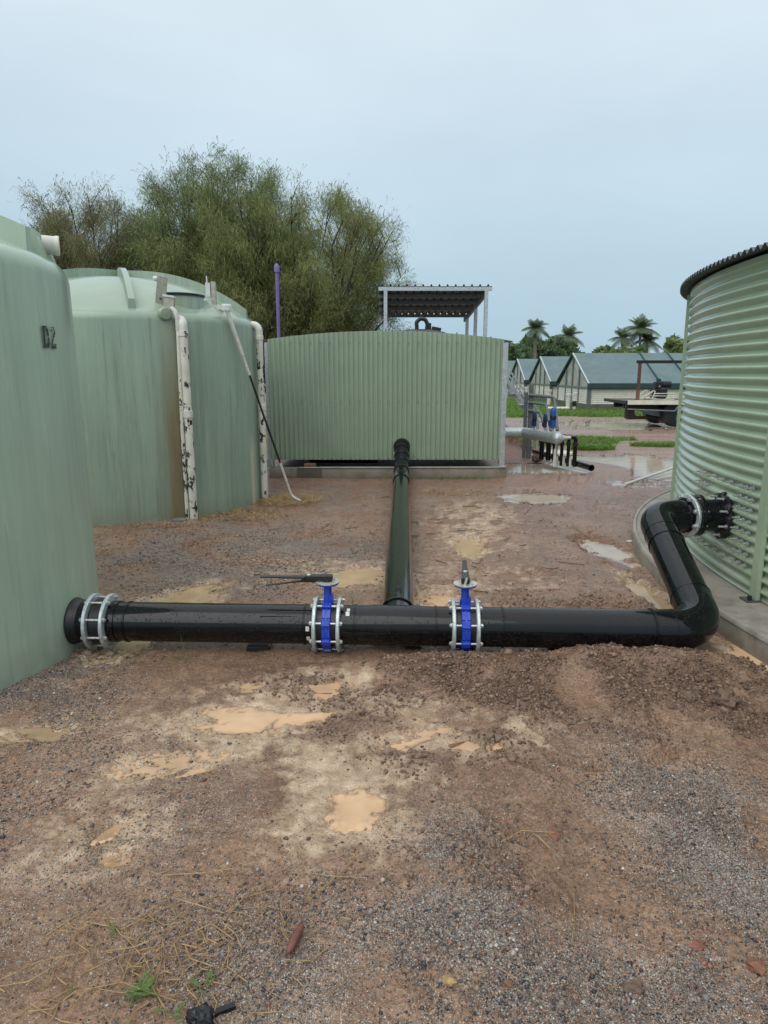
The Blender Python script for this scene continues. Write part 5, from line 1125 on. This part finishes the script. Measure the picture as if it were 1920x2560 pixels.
# seed pod, scraps, stones
mb=MB(); c=Vector((-.263,1.722,hz(-.263,1.722)+.012)); d=Vector((.28,.96,0)).normalized(); mb.tube([c-d*.055,c-d*.045,c-d*.015+Vector((0,0,.002)),c+d*.025,c+d*.048,c+d*.056],[.002,.010,.0145,.0135,.009,.003],12); tag(mb.build('seed_pod','pod'),'reddish brown seed pod lying on the gravel','seed pod')
def lump(name,label,cat,x,y,s,m,seed,sub=2,flat=.7):
    import bmesh
    bm=bmesh.new(); bmesh.ops.create_icosphere(bm,subdivisions=sub,radius=1); rg=np.random.default_rng(seed); off=rg.random(3)*50
    for v in bm.verts:
        p=v.co; k=1+.45*float(pn(np.array([p.x*1.5+off[0]+p.z]),np.array([p.y*1.5+off[1]]),seed)[0])+.22*float(pn(np.array([p.x*4+off[2]]),np.array([p.y*4+p.z*3]),seed+3)[0]); v.co=Vector((p.x*s[0]*k,p.y*s[1]*k,p.z*s[2]*k))
    me=bpy.data.meshes.new(name); bm.to_mesh(me); bm.free(); me.materials.append(M[m]); o=bpy.data.objects.new(name,me); COL.objects.link(o); o.location=(x,y,hz(x,y)+s[2]*.45); o.rotation_euler=(0,0,rg.random()*6); return tag(o,label,cat)
lump('stone','yellow lump of rock on the grey gravel near the bottom','stone',.18,1.59,(.022,.016,.011),'yellow_rock',1)
lump('stone','red stone at the right edge of the foreground','stone',1.055,1.63,(.022,.026,.014),'red_rock',2)
lump('stone','flat red stone in the right foreground gravel','stone',.93,1.72,(.03,.018,.008),'red_rock',3); lump('stone','brown stone in the right foreground','stone',.70,1.60,(.026,.024,.012),'brown_rock',4)
lump('stone','flat orange stone on the right, on pale gravel','stone',.62,2.2,(.035,.02,.006),'red_rock',5); lump('stone','small dark red stone in lower middle','stone',.34,1.57,(.012,.010,.008),'red_rock',6)
lump('mud_lump','brown mud lump standing proud right of the clods','mud',1.72,3.16,(.065,.05,.04),'brown_rock',7,3); lump('mud_lump','brown mud lump beside the right footing puddle','mud',1.55,3.20,(.04,.035,.025),'brown_rock',8,3); lump('mud_lump','dark mud lump standing in the far puddle','mud',2.87,12.72,(.13,.10,.07),'brown_rock',9,3)
lump('dead_leaf','curled orange leaf on the soil left of the top elbow','leaf',2.62,6.75,(.085,.03,.035),'leafdry',10,2); lump('pebble','white pebble on soil near the top elbow','stone',2.42,6.5,(.05,.02,.012),'white_pvc',11,1)
o=lump('black_scrap','crumpled black plastic scrap at the bottom edge','scrap',-.482,1.487,(.030,.034,.022),'black',12,3); o=MB().box((-.425,1.512,hz(-.425,1.512)+.008),(.055,.016,.012),Matrix.Rotation(R(25),3,'Z')).build('plastic_strip','black',None,False); tag(o,'short black plastic strip beside the crumpled scrap','scrap')
lump('bottle_cap','small black cap lying behind the left puddle','cap',-1.32,4.98,(.018,.018,.012),'black',13,1)


for o in bpy.data.objects:
    if '_loc' in o: del o['_loc']
